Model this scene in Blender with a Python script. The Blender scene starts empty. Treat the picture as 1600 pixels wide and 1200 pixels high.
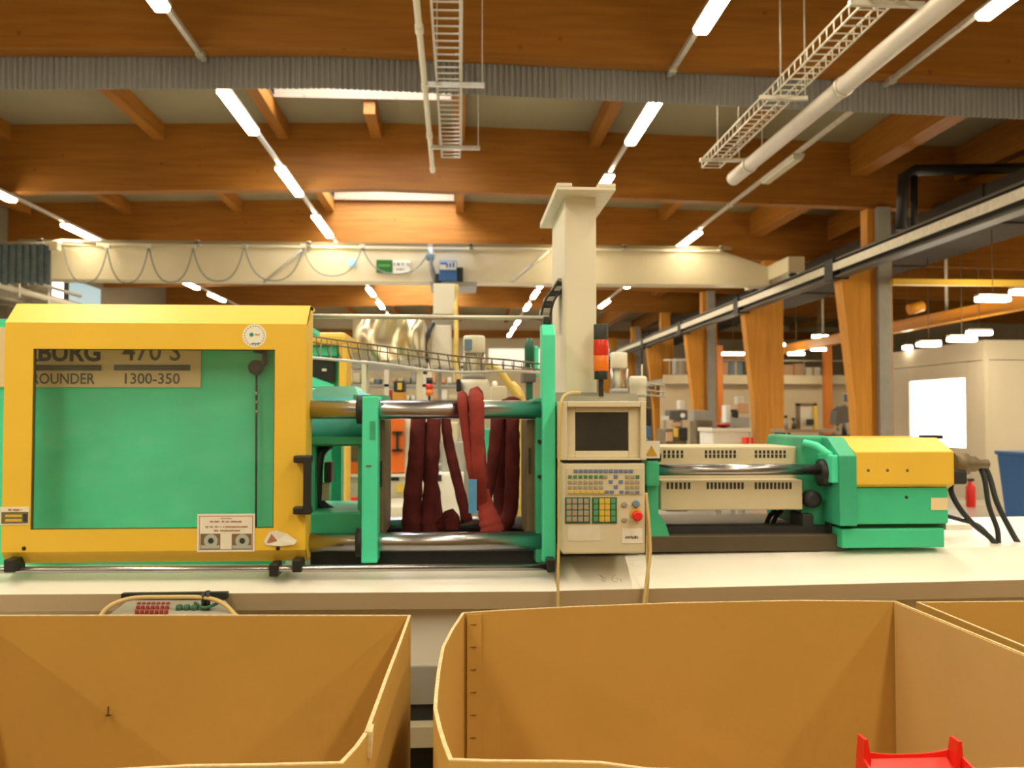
import bpy, bmesh, math, random
from mathutils import Vector, Matrix

random.seed(7)
SC = bpy.context.scene
COL = SC.collection

# ------------------------------------------------------------------ camera, world, exposure
F = 1400.0                      # focal length in pixels of the 1600 px wide frame
EYE = Vector((0, 0, 1.65))
yaw = math.atan(81 / F)
pitch = math.atan(46 / F)
fwd = Vector((math.sin(yaw) * math.cos(pitch), math.cos(yaw) * math.cos(pitch), math.sin(pitch)))
right = Vector((math.cos(yaw), -math.sin(yaw), 0))
up = right.cross(fwd)
cam_d = bpy.data.cameras.new('camera')
cam = bpy.data.objects.new('camera', cam_d)
COL.objects.link(cam)
cam_d.sensor_width = 36
cam_d.lens = 36 * F / 1600
cam_d.clip_start = 0.05
cam_d.clip_end = 200
M3 = Matrix((right, up, -fwd)).transposed()
cam.matrix_world = Matrix.Translation(EYE) @ M3.to_4x4()
cam_d.dof.use_dof = True
cam_d.dof.focus_distance = 2.3
cam_d.dof.aperture_fstop = 4.6
SC.camera = cam

W = bpy.data.worlds.new('sky')
SC.world = W
W.use_nodes = True
W.node_tree.nodes['Background'].inputs[0].default_value = (0.75, 0.87, 1.0, 1)
W.node_tree.nodes['Background'].inputs[1].default_value = 1.0
vs = SC.view_settings
vs.view_transform = 'Standard'
vs.look = 'None'
vs.gamma = 1
vs.use_curve_mapping = False
vs.exposure = 0.0

LAMP = 54.0          # strip light diffusers
SKY = 20.0           # opal skylight panes under the open sky
LAMP_COL = (1.0, 0.86, 0.61)
SKY_COL = (0.93, 0.98, 1.06)


def ray(px, py):
    return fwd * F + right * (px - 800) + up * (600 - py)


def P(px, py, Y):
    d = ray(px, py)
    return EYE + d * (Y / d.y)


def Pz(px, py, z):
    d = ray(px, py)
    return EYE + d * ((z - EYE.z) / d.z)


def Px(px, py, X):
    d = ray(px, py)
    return EYE + d * (X / d.x)


# ------------------------------------------------------------------ materials
MATS = {}


def mat(name, col, rough=0.5, metal=0.0, var=0.0, scale=6.0, stretch=(1, 1, 1), col2=None, bump=0.0, spec=0.5,
        emit=0.0, ecol=None, detail=4.0, coat=0.0, lo=0.35, hi=0.65):
    if name in MATS:
        return MATS[name]
    m = bpy.data.materials.new(name)
    m.use_nodes = True
    nt = m.node_tree
    b = nt.nodes['Principled BSDF']
    b.inputs['Base Color'].default_value = (*col, 1)
    b.inputs['Roughness'].default_value = rough
    b.inputs['Metallic'].default_value = metal
    b.inputs['Specular IOR Level'].default_value = spec
    if coat:
        b.inputs['Coat Weight'].default_value = coat
        b.inputs['Coat Roughness'].default_value = 0.1
    if emit:
        b.inputs['Emission Color'].default_value = (*(ecol or col), 1)
        b.inputs['Emission Strength'].default_value = emit
    if var or bump:
        tc = nt.nodes.new('ShaderNodeTexCoord')
        mp = nt.nodes.new('ShaderNodeMapping')
        mp.inputs['Scale'].default_value = stretch
        nz = nt.nodes.new('ShaderNodeTexNoise')
        nz.inputs['Scale'].default_value = scale
        nz.inputs['Detail'].default_value = detail
        nt.links.new(tc.outputs['Object'], mp.inputs[0])
        nt.links.new(mp.outputs[0], nz.inputs['Vector'])
        if var:
            rp = nt.nodes.new('ShaderNodeValToRGB')
            c2 = col2 or tuple(c * (1 - var) for c in col)
            rp.color_ramp.elements[0].position = lo
            rp.color_ramp.elements[1].position = hi
            rp.color_ramp.elements[0].color = (*c2, 1)
            rp.color_ramp.elements[1].color = (*col, 1)
            nt.links.new(nz.outputs['Fac'], rp.inputs[0])
            nt.links.new(rp.outputs[0], b.inputs['Base Color'])
        if bump:
            bp = nt.nodes.new('ShaderNodeBump')
            bp.inputs['Strength'].default_value = bump
            bp.inputs['Distance'].default_value = 0.01
            nt.links.new(nz.outputs['Fac'], bp.inputs['Height'])
            nt.links.new(bp.outputs[0], b.inputs['Normal'])
    MATS[name] = m
    return m


def glow(name, col, strength):
    if name in MATS:
        return MATS[name]
    m = bpy.data.materials.new(name)
    m.use_nodes = True
    nt = m.node_tree
    nt.nodes.clear()
    e = nt.nodes.new('ShaderNodeEmission')
    e.inputs[0].default_value = (*col, 1)
    e.inputs[1].default_value = strength
    o = nt.nodes.new('ShaderNodeOutputMaterial')
    nt.links.new(e.outputs[0], o.inputs[0])
    MATS[name] = m
    return m


def clear_plastic(name, tint, haze, rough):
    m = bpy.data.materials.new(name)
    m.use_nodes = True
    nt = m.node_tree
    nt.nodes.clear()
    o = nt.nodes.new('ShaderNodeOutputMaterial')
    tr = nt.nodes.new('ShaderNodeBsdfTransparent')
    tr.inputs[0].default_value = (*tint, 1)
    gl = nt.nodes.new('ShaderNodeBsdfGlossy')
    gl.inputs['Roughness'].default_value = rough
    df = nt.nodes.new('ShaderNodeBsdfDiffuse')
    df.inputs[0].default_value = (0.8, 0.8, 0.75, 1)
    m1 = nt.nodes.new('ShaderNodeMixShader')
    m2 = nt.nodes.new('ShaderNodeMixShader')
    tc = nt.nodes.new('ShaderNodeTexCoord')
    mp = nt.nodes.new('ShaderNodeMapping')
    mp.inputs['Scale'].default_value = (1.2, 1, 3.5)
    mp.inputs['Rotation'].default_value = (0, 0.5, 0)
    nz = nt.nodes.new('ShaderNodeTexNoise')
    nz.inputs['Scale'].default_value = 5
    nz.inputs['Detail'].default_value = 7
    rp = nt.nodes.new('ShaderNodeMapRange')
    rp.inputs['From Min'].default_value = 0.45
    rp.inputs['From Max'].default_value = 0.8
    rp.inputs['To Min'].default_value = haze * 0.4
    rp.inputs['To Max'].default_value = haze * 2.2
    nt.links.new(tc.outputs['Object'], mp.inputs[0])
    nt.links.new(mp.outputs[0], nz.inputs['Vector'])
    nt.links.new(nz.outputs['Fac'], rp.inputs['Value'])
    nt.links.new(rp.outputs[0], m1.inputs[0])
    nt.links.new(tr.outputs[0], m1.inputs[1])
    nt.links.new(df.outputs[0], m1.inputs[2])
    m2.inputs[0].default_value = 0.025
    nt.links.new(m1.outputs[0], m2.inputs[1])
    nt.links.new(gl.outputs[0], m2.inputs[2])
    nt.links.new(m2.outputs[0], o.inputs[0])
    MATS[name] = m
    return m


def timber(name, col, dark, axis):
    """laminated timber: long grain along the given axis, faint lamella lines and knots"""
    if name in MATS:
        return MATS[name]
    m = bpy.data.materials.new(name)
    m.use_nodes = True
    nt = m.node_tree
    b = nt.nodes['Principled BSDF']
    b.inputs['Roughness'].default_value = 0.55
    b.inputs['Specular IOR Level'].default_value = 0.3
    tc = nt.nodes.new('ShaderNodeTexCoord')
    mp = nt.nodes.new('ShaderNodeMapping')
    s = {'X': (0.5, 7, 7), 'Y': (7, 0.5, 7), 'Z': (7, 7, 0.5)}[axis]
    mp.inputs['Scale'].default_value = s
    nz = nt.nodes.new('ShaderNodeTexNoise')
    nz.inputs['Scale'].default_value = 2.2
    nz.inputs['Detail'].default_value = 6
    rp = nt.nodes.new('ShaderNodeValToRGB')
    rp.color_ramp.elements[0].position = 0.3
    rp.color_ramp.elements[1].position = 0.7
    rp.color_ramp.elements[0].color = (*dark, 1)
    rp.color_ramp.elements[1].color = (*col, 1)
    vo = nt.nodes.new('ShaderNodeTexVoronoi')      # knots
    vo.inputs['Scale'].default_value = 3.0
    lt = nt.nodes.new('ShaderNodeMapRange')
    lt.inputs['From Min'].default_value = 0.02
    lt.inputs['From Max'].default_value = 0.10
    lt.inputs['To Min'].default_value = 0.55
    lt.inputs['To Max'].default_value = 1.0
    mx = nt.nodes.new('ShaderNodeMix')
    mx.data_type = 'RGBA'
    mx.blend_type = 'MULTIPLY'
    mx.inputs[0].default_value = 1
    nt.links.new(tc.outputs['Object'], mp.inputs[0])
    nt.links.new(mp.outputs[0], nz.inputs['Vector'])
    nt.links.new(tc.outputs['Object'], vo.inputs['Vector'])
    nt.links.new(nz.outputs['Fac'], rp.inputs[0])
    nt.links.new(vo.outputs['Distance'], lt.inputs['Value'])
    nt.links.new(rp.outputs[0], mx.inputs[6])
    nt.links.new(lt.outputs[0], mx.inputs[7])
    nt.links.new(mx.outputs[2], b.inputs['Base Color'])
    MATS[name] = m
    return m


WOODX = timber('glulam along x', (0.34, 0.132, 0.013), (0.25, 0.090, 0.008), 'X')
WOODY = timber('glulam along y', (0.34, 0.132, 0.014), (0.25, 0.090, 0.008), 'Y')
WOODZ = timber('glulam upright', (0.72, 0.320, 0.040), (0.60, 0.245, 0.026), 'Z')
PALEWOOD = timber('pale spruce', (0.26, 0.19, 0.125), (0.21, 0.145, 0.085), 'X')
CEIL = mat('ceiling board', (0.255, 0.215, 0.115), 0.8, var=0.08, scale=1.5)
FLOOR = mat('sealed screed', (0.52, 0.48, 0.40), 0.25, var=0.2, scale=1.2)
WALLM = mat('hall wall render', (0.66, 0.56, 0.38), 0.8, var=0.06, scale=2)
GREYSHEET = mat('grey profiled sheet', (0.25, 0.245, 0.235), 0.5)
YEL = mat('yellow enamel', (0.83, 0.535, 0.048), 0.38, var=0.06, scale=2.5, bump=0.02)
YELD = mat('golden yellow enamel', (0.82, 0.52, 0.055), 0.4, var=0.08, scale=3)
GRN = mat('mint green enamel', (0.075, 0.78, 0.48), 0.42, var=0.12, scale=4)
GRNI = mat('green injection unit enamel', (0.050, 0.54, 0.29), 0.42, var=0.12, scale=4)
GRND = mat('green casting paint', (0.045, 0.44, 0.24), 0.5, var=0.25, scale=6)
TURQ = mat('turquoise painted cylinder', (0.20, 0.75, 0.82), 0.35, var=0.15, scale=4)
CREAM = mat('cream enamel', (0.74, 0.68, 0.54), 0.45, var=0.05, scale=3)
CREAMD = mat('cream control enamel', (0.66, 0.59, 0.41), 0.5, var=0.05, scale=5)
DECK = mat('off white machine enamel', (0.82, 0.78, 0.70), 0.3, var=0.07, scale=5, lo=0.25, hi=0.45)
LIPM = mat('tan edge tint', (0.60, 0.47, 0.30), 0.5, var=0.05, scale=4)  # edge strip coloured browner and darker than the deck above it
BEIGE = mat('beige guard enamel', (0.62, 0.54, 0.36), 0.45, var=0.08, scale=6)
CRANEM = mat('ivory crane paint', (0.72, 0.63, 0.42), 0.35, var=0.05, scale=2)
CHROME = mat('hard chrome steel', (0.46, 0.45, 0.48), 0.27, 1.0, var=0.15, scale=9, stretch=(0.3, 3, 3))
STEEL = mat('brushed steel', (0.52, 0.50, 0.46), 0.38, 1.0, var=0.2, scale=8)
GALV = mat('galvanised steel', (0.66, 0.62, 0.52), 0.45, 0.6, var=0.15, scale=12)
DULL = mat('oily brown steel', (0.20, 0.145, 0.075), 0.5, 0.2, var=0.35, scale=5)
BLACK = mat('black plastic', (0.014, 0.013, 0.012), 0.45)
DARK = mat('dark oily recess', (0.022, 0.022, 0.022), 0.6, var=0.4, scale=8)
RUBBER = mat('black rubber hose', (0.018, 0.022, 0.026), 0.5)
WHITE = mat('white print', (0.86, 0.84, 0.76), 0.5)
PAPER = mat('white paper', (0.80, 0.76, 0.66), 0.7, var=0.05, scale=20)
INK = mat('black ink', (0.03, 0.03, 0.03), 0.6)
REDINK = mat('red brown ink', (0.42, 0.16, 0.10), 0.6)
CARD = mat('brown cardboard', (0.50, 0.295, 0.070), 0.85, var=0.07, scale=2.0, bump=0.06, spec=0.15)
CARDEDGE = mat('pale corrugated cut edge', (0.74, 0.55, 0.29), 0.85, var=0.25, scale=60)
CARDIN = mat('pale end wall cardboard', (0.58, 0.39, 0.155), 0.7, var=0.05, scale=3, spec=0.2)
SLING = mat('dark red textile', (0.17, 0.030, 0.030), 0.8, var=0.45, scale=9, bump=0.2, spec=0.2)
SLING2 = mat('red textile', (0.34, 0.052, 0.042), 0.8, var=0.35, scale=9, bump=0.2, spec=0.2)
BLUETAG = mat('blue woven tag', (0.08, 0.30, 0.58), 0.6, var=0.1, scale=30)
REDP = mat('red plastic', (0.72, 0.022, 0.012), 0.35)
REDL = mat('red lens', (0.62, 0.025, 0.008), 0.3)
ORNL = mat('orange lens', (0.78, 0.17, 0.010), 0.3)
ORANGE = mat('orange enamel', (0.86, 0.17, 0.012), 0.4)
ORCRANE = mat('amber crane paint', (0.80, 0.34, 0.015), 0.4, var=0.06, scale=3)
BLUE = mat('blue enamel', (0.035, 0.15, 0.42), 0.4)
BLUEGREY = mat('blue grey plastic', (0.16, 0.24, 0.31), 0.5)
SCREENM = mat('dark display glass', (0.030, 0.028, 0.026), 0.18, var=0.5, scale=5)
KEYGREY = mat('grey key', (0.33, 0.30, 0.21), 0.5)
KEYBLUE = mat('blue key', (0.13, 0.20, 0.36), 0.5)
KEYGRN = mat('green key', (0.05, 0.22, 0.09), 0.5)
KEYYEL = mat('yellow key strip', (0.62, 0.43, 0.06), 0.5)
GRNFRAME = mat('dark green print', (0.03, 0.12, 0.06), 0.5)
TAN = mat('tan nameplate', (0.78, 0.63, 0.37), 0.45, var=0.05, scale=4)
GREYINK = mat('grey ink', (0.10, 0.09, 0.075), 0.6)
CABLE = mat('tan cable sheath', (0.56, 0.40, 0.15), 0.5)
GREYP = mat('grey plastic', (0.36, 0.34, 0.29), 0.5, var=0.1, scale=6)
DUCTW = mat('pale grey duct sheet', (0.66, 0.60, 0.52), 0.4, 0.2, var=0.06, scale=3)
DARKDUCT = mat('dark grey duct sheet', (0.045, 0.032, 0.018), 0.8, 0.0, var=0.15, scale=1.5)
FOIL = mat('crumpled aluminium sheet', (0.80, 0.71, 0.52), 0.3, 1.0, var=0.05, scale=1.6)
BOOTH = mat('white booth panel', (0.64, 0.57, 0.43), 0.55, var=0.03, scale=2)
BLUEPANE = mat('pale blue panel', (0.35, 0.52, 0.62), 0.4, emit=0.35, ecol=(0.55, 0.78, 0.9))
YSACK = mat('yellow sack film', (0.78, 0.56, 0.14), 0.5, var=0.2, scale=12)
SALMON = mat('salmon carton', (0.62, 0.36, 0.20), 0.7)
LAMPM = glow('lit lamp diffuser', LAMP_COL, LAMP)
LAMPOFF = mat('unlit lamp diffuser', (0.55, 0.50, 0.36), 0.4)
SKYM = glow('opal skylight under daylight', SKY_COL, SKY)
WINM = glow('bright daylight window', (1.0, 0.96, 0.90), 4.0)
PANE = clear_plastic('scratched clear plastic', (0.97, 0.98, 0.97), 0.014, 0.12)
CLEARTUBE = clear_plastic('clear hopper glass', (0.9, 0.88, 0.82), 0.15, 0.08)


# ------------------------------------------------------------------ mesh builder
class MB:
    def __init__(self):
        self.v = []
        self.f = []
        self.s = []

    def face(self, idx, smooth=False):
        self.f.append(tuple(idx))
        self.s.append(smooth)

    def box(self, a, b):
        x0, x1 = sorted((a[0], b[0]))
        y0, y1 = sorted((a[1], b[1]))
        z0, z1 = sorted((a[2], b[2]))
        n = len(self.v)
        self.v += [(x0, y0, z0), (x1, y0, z0), (x1, y1, z0), (x0, y1, z0), (x0, y0, z1), (x1, y0, z1), (x1, y1, z1), (x0, y1, z1)]
        for q in ((0, 3, 2, 1), (4, 5, 6, 7), (0, 1, 5, 4), (1, 2, 6, 5), (2, 3, 7, 6), (3, 0, 4, 7)):
            self.face([n + i for i in q])
        return self

    def hexa(self, pts):
        """8 corners: near quad (4, ccw seen from the near side) then far quad"""
        n = len(self.v)
        self.v += [tuple(p) for p in pts]
        for q in ((0, 1, 2, 3), (7, 6, 5, 4), (0, 4, 5, 1), (1, 5, 6, 2), (2, 6, 7, 3), (3, 7, 4, 0)):
            self.face([n + i for i in q])
        return self

    def prism(self, poly, axis, a0, a1, smooth=False):
        """poly: 2-D outline in the other two axes (in xyz order), pushed along axis from a0 to a1"""
        k = 'XYZ'.index(axis)
        n = len(self.v)
        m = len(poly)
        for a in (a0, a1):
            for p in poly:
                q = list(p)
                q.insert(k, a)
                self.v.append(tuple(q))
        self.face(range(n, n + m))
        self.face(range(n + 2 * m - 1, n + m - 1, -1))
        for i in range(m):
            j = (i + 1) % m
            self.face((n + i, n + m + i, n + m + j, n + j), smooth)
        return self

    def loft(self, rings, caps=True, smooth=False, closed=True):
        n = len(self.v)
        m = len(rings[0])
        for r in rings:
            self.v += [tuple(p) for p in r]
        for k in range(len(rings) - 1):
            for i in range(m if closed else m - 1):
                j = (i + 1) % m
                a = n + k * m
                self.face((a + i, a + j, a + m + j, a + m + i), smooth)
        if caps:
            self.face(range(n + m - 1, n - 1, -1))
            self.face(range(n + (len(rings) - 1) * m, n + len(rings) * m))
        return self

    def tube(self, pts, r, seg=10, flat=1.0, flat_axis=None, caps=True, closed=False):
        pts = [Vector(p) for p in pts]
        rings = []
        N = len(pts)
        prev = None
        for i, p in enumerate(pts):
            if closed:
                t = pts[(i + 1) % N] - pts[i - 1]
            else:
                t = pts[min(i + 1, N - 1)] - pts[max(i - 1, 0)]
            t.normalize()
            ref = Vector(flat_axis) if flat_axis else (prev if prev is not None else (Vector((0, 0, 1)) if abs(t.z) < 0.9 else Vector((1, 0, 0))))
            u = (ref - t * ref.dot(t))
            if u.length < 1e-4:
                u = t.orthogonal()
            u.normalize()
            if not flat_axis:
                prev = u
            w = t.cross(u)
            rr = r[i] if isinstance(r, (list, tuple)) else r
            rings.append([p + u * (math.cos(2 * math.pi * k / seg) * rr * flat) + w * (math.sin(2 * math.pi * k / seg) * rr) for k in range(seg)])
        if closed:
            rings.append(rings[0])
            caps = False
        return self.loft(rings, caps, True)

    def lathe(self, c, prof, seg=24, axis='Z'):
        """prof: (radius, along) pairs"""
        rings = []
        for r, h in prof:
            ring = []
            for k in range(seg):
                a = 2 * math.pi * k / seg
                ca, sa = math.cos(a) * r, math.sin(a) * r
                d = {'Z': (ca, sa, h), 'Y': (sa, h, ca), 'X': (h, ca, sa)}[axis]
                ring.append((c[0] + d[0], c[1] + d[1], c[2] + d[2]))
            rings.append(ring)
        self.loft(rings, True, False)
        n = seg * (len(rings) - 1)
        for i in range(len(self.s) - n - 2, len(self.s) - 2):
            self.s[i] = True
        return self

    def build(self, name, m, parent=None, label=None, bev=0.0, kind=None, segs=2):
        off = Vector((0, 0, 0))
        p = parent
        while p is not None:
            off += p.location
            p = p.parent
        me = bpy.data.meshes.new(name)
        me.from_pydata([(v[0] - off.x, v[1] - off.y, v[2] - off.z) for v in self.v], [], self.f)
        me.polygons.foreach_set('use_smooth', self.s)
        bm = bmesh.new()
        bm.from_mesh(me)
        bmesh.ops.recalc_face_normals(bm, faces=bm.faces)
        if bev:
            ed = [e for e in bm.edges if len(e.link_faces) == 2 and e.calc_face_angle(0) > 0.6 and not (e.link_faces[0].smooth and e.link_faces[1].smooth)]
            bmesh.ops.bevel(bm, geom=ed, offset=bev, segments=segs, affect='EDGES', clamp_overlap=True, profile=0.6)
        bm.to_mesh(me)
        bm.free()
        me.materials.append(m)
        o = bpy.data.objects.new(name, me)
        COL.objects.link(o)
        o.parent = parent
        if label:
            o['label'] = label
        if kind:
            o['kind'] = kind
        return o


def tag(o, label, cat, group=None):
    o['label'] = label
    o['category'] = cat
    if group:
        o['group'] = group
    return o


def thing(name, label, cat, loc=(0, 0, 0), group=None):
    o = bpy.data.objects.new(name, None)
    COL.objects.link(o)
    o.location = loc
    o.empty_display_size = 0.1
    return tag(o, label, cat, group)


def struct(name, mb, m, label=None, bev=0.0):
    return mb.build(name, m, None, label, bev, kind='structure')


def share(o, parent, name=None, delta=(0, 0, 0)):
    c = o.copy()
    COL.objects.link(c)
    c.parent = parent
    c.location = o.location + Vector(delta)
    return c


def dup(root, loc, label, group=None):
    r = root.copy()
    COL.objects.link(r)
    r.location = loc
    r['label'] = label
    if group:
        r['group'] = group
    for ch in list(root.children):
        c = ch.copy()
        COL.objects.link(c)
        c.parent = r
        for g in list(ch.children):
            d = g.copy()
            COL.objects.link(d)
            d.parent = c
    return r


def rect(x0, x1, y0, y1, Y):
    """pixel rectangle on the plane y = Y -> (X0, X1, Zlow, Zhigh)"""
    cy, cx = (y0 + y1) / 2, (x0 + x1) / 2
    return P(x0, cy, Y).x, P(x1, cy, Y).x, P(cx, y1, Y).z, P(cx, y0, Y).z


def fbox(mb, x0, x1, y0, y1, Y0, Y1):
    a, b, c, d = rect(x0, x1, y0, y1, Y0)
    return mb.box((a, Y0, c), (b, Y1, d))


def fb(name, x0, x1, y0, y1, Y0, Y1, m, parent=None, label=None, bev=0.0):
    return fbox(MB(), x0, x1, y0, y1, Y0, Y1).build(name, m, parent, label, bev)


def text(name, s, x0, x1, y0, y1, Y, m, parent, bold=0.0, label=None):
    cu = bpy.data.curves.new('txt', 'FONT')
    cu.body = s
    cu.extrude = 0.0
    cu.offset = bold
    cu.resolution_u = 3
    t = bpy.data.objects.new('txt', cu)
    COL.objects.link(t)
    dg = bpy.context.evaluated_depsgraph_get()
    me = bpy.data.meshes.new_from_object(t.evaluated_get(dg))
    bpy.data.objects.remove(t)
    bpy.data.curves.remove(cu)
    xs = [v.co.x for v in me.vertices]
    ys = [v.co.y for v in me.vertices]
    a, b, c, d = rect(x0, x1, y0, y1, Y)
    sx = (b - a) / (max(xs) - min(xs))
    sy = (d - c) / (max(ys) - min(ys))
    off = Vector((0, 0, 0))
    p = parent
    while p is not None:
        off += p.location
        p = p.parent
    mx, my = min(xs), min(ys)
    for v in me.vertices:
        v.co = Vector((a + (v.co.x - mx) * sx, Y, c + (v.co.y - my) * sy)) - off
    me.name = name
    me.materials.clear()
    me.materials.append(m)
    o = bpy.data.objects.new(name, me)
    COL.objects.link(o)
    o.parent = parent
    if label:
        o['label'] = label
    return o


def marks(x0, x1, y0, y1, Y, m, parent, seed=1, step=None, name='print_line'):
    """a line of print too small to read: a run of short uneven strokes in one mesh"""
    rnd = random.Random(seed)
    mb = MB()
    h = y1 - y0
    x = x0
    while x < x1:
        w = (step or h * 0.55) * (0.5 + rnd.random() * 0.8)
        if rnd.random() > 0.16:
            ya = y0 + h * 0.35 * rnd.random()
            fbox(mb, x, min(x + w * 0.72, x1), ya, y1 - h * 0.15 * rnd.random(), Y, Y + 0.0005)
        x += w
    o = mb.build(name, m, parent)
    o['kind'] = 'stuff'
    return o


def curve(pts, n=8):
    """smooth path through points (Catmull-Rom)"""
    pts = [Vector(p) for p in pts]
    out = []
    for i in range(len(pts) - 1):
        p0, p1, p2, p3 = pts[max(i - 1, 0)], pts[i], pts[i + 1], pts[min(i + 2, len(pts) - 1)]
        for k in range(n):
            t = k / n
            out.append(0.5 * ((2 * p1) + (p2 - p0) * t + (2 * p0 - 5 * p1 + 4 * p2 - p3) * t * t + (3 * p1 - p0 - 3 * p2 + p3) * t ** 3))
    out.append(pts[-1])
    return out


# ------------------------------------------------------------------ the hall
RIDGE = -1.35
SLOPE = 0.024
XL, XR = -9.7, 21.0
YN, YF = -9.0, 43.0


def roof_z(x):
    return 1.65 + 4.72 - SLOPE * abs(x - RIDGE)


def beam_z(x):
    return 1.65 + 3.64 - SLOPE * abs(x - RIDGE)


mb = MB().box((XL - 0.2, YN - 0.2, -0.2), (XR + 0.2, YF + 0.2, 0))
struct('floor', mb, FLOOR, 'smooth pale grey sealed concrete hall floor')

SKX0, SKX1 = -2.75, -0.14
skylights = [(5.6, 7.0), (10.4, 13.25), (16.0, 19.58), (21.3, 24.78), (26.5, 29.98), (33.0, 36.0)]
mb = MB()


def slab(x0, x1, y0, y1):
    mb.hexa([(x0, y0, roof_z(x0)), (x1, y0, roof_z(x1)), (x1, y0, roof_z(x1) + 0.12), (x0, y0, roof_z(x0) + 0.12),
             (x0, y1, roof_z(x0)), (x1, y1, roof_z(x1)), (x1, y1, roof_z(x1) + 0.12), (x0, y1, roof_z(x0) + 0.12)])


slab(XL - 0.2, SKX0, YN - 0.2, YF + 0.2)
slab(SKX1, XR + 0.2, YN - 0.2, YF + 0.2)
yy = YN - 0.2
for a, b in skylights + [(YF + 0.2, 0)]:
    slab(SKX0, RIDGE, yy, a - 0.06)
    slab(RIDGE, SKX1, yy, a - 0.06)
    yy = b + 0.06
struct('ceiling', mb, CEIL, 'low pitched roof lined with beige board between timber purlins')

for i, (a, b) in enumerate(skylights):
    z0 = roof_z(SKX0) - 0.02
    z1 = z0 + 1.0
    mb = MB()
    mb.box((SKX0, a, z1 - 0.04), (SKX1, b, z1))
    pane = mb.build('window_%d' % (i + 1), SKYM, None, 'opal rooflight pane glowing with daylight in ridge opening', kind='structure')
    t = 0.06
    kerb = [((SKX0 - t, a - t, z0), (SKX0, b + t, z1)), ((SKX1, a - t, z0), (SKX1 + t, b + t, z1)),
            ((SKX0, a - t, z0), (SKX1, a, z1)), ((SKX0, b, z0), (SKX1, b + t, z1))]
    for ka, kb in kerb:
        MB().box(ka, kb).build('kerb_board', PALEWOOD, pane, 'pale planed timber kerb around the rooflight')

mb = MB().box((XL - 0.2, YN, 0), (XL, YF, 7))
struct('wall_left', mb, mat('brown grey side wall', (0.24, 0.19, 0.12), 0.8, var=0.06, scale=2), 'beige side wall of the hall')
struct('wall_right', MB().box((XR, YN, 0), (XR + 0.2, YF, 7)), WALLM, 'beige side wall of the adjoining bay')
struct('wall_far', MB().box((XL, YF, 0), (XR, YF + 0.2, 7)), WALLM, 'beige end wall far down the hall')
struct('wall_behind', MB().box((XL, YN - 0.2, 0), (XR, YN, 7)), WALLM, 'beige end wall behind the viewer')

struct('trim_1', MB().box((XL, YF - 0.12, P(850, 529, YF).z), (XR, YF - 0.005, P(850, 517, YF).z)), WOODX, 'brown timber rail across the beige end wall')

# glulam roof beams every 5.6 m
BEAMS = [3.3, 8.9, 14.5, 19.7, 24.9, 30.1]
ordn = ['first', 'second', 'third', 'fourth', 'fifth', 'sixth', 'seventh', 'eighth', 'ninth', 'tenth', 'eleventh', 'twelfth']
for i, y in enumerate(BEAMS):
    poly = [(XL, beam_z(XL)), (RIDGE, beam_z(RIDGE)), (XR, beam_z(XR)), (XR, roof_z(XR)), (RIDGE, roof_z(RIDGE)), (XL, roof_z(XL))]
    mb = MB()
    rings = [[(p[0], yy, p[1]) for p in poly] for yy in (y, y + 0.22)]
    # two convex halves so that the ridge stays clean
    for q in ([0, 1, 4, 5], [1, 2, 3, 4]):
        mb.loft([[rings[0][k] for k in q], [rings[1][k] for k in q]])
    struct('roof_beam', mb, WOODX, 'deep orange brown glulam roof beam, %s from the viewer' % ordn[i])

# purlins along the hall between the beams
PURL = [-9.3, -7.2, -4.82, -2.85, -1.36, -0.02, 2.2, 4.5, 9.0, 11.4, 13.8, 16.2]
for i in range(1, len(BEAMS)):
    y0, y1 = BEAMS[i] + 0.22, (BEAMS + [YF])[i + 1]
    for x in PURL:
        ridge = abs(x - RIDGE) < 0.1
        if ridge:                       # the ridge purlin is cut out at the rooflights
            sk = [s for s in skylights if y0 < s[0] < y1]
            spans = [(y0, sk[0][0] - 0.06), (sk[0][1] + 0.06, y1)] if sk else [(y0, y1)]
        else:
            spans = [(y0, y1)]
        for a, b in spans:
            if b - a < 0.2:
                continue
            zt = roof_z(x)
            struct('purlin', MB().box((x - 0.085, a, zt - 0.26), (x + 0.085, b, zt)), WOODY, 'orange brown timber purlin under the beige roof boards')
    zt = roof_z(6.65)
    struct('eaves_beam', MB().box((6.5, y0, zt - 0.55), (6.8, y1, zt)), WOODY, 'orange brown timber beam along the column row')
    struct('eaves_beam', MB().box((8.3, y0, zt - 0.62), (8.5, y1, zt - 0.06)), WOODY, 'orange brown timber beam in the adjoining bay')

# corrugated smoke curtain hung behind the second beam
mb = MB()
y = 9.14
n = int((XR - XL) / 0.0147)
front, back = [], []
for i in range(n):
    x = XL + 0.05 + i * 0.0147
    d = 0.018 if (i // 2) % 2 else 0.0
    front.append((x, y + d))
for i in range(len(front) - 1):
    (xa, ya), (xb, yb) = front[i], front[i + 1]
    k = len(mb.v)
    zb = 1.65 + 3.32
    mb.v += [(xa, ya, zb - SLOPE * abs(xa - RIDGE)), (xb, yb, zb - SLOPE * abs(xb - RIDGE)), (xb, yb, beam_z(xb) + 0.25), (xa, ya, beam_z(xa) + 0.25)]
    mb.face((k, k + 1, k + 2, k + 3))
sc = struct('smoke_curtain', mb, GREYSHEET, 'grey corrugated sheet strip hanging below the nearest visible roof beam')
md = sc.modifiers.new('thick', 'SOLIDIFY')
md.thickness = 0.004

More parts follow.
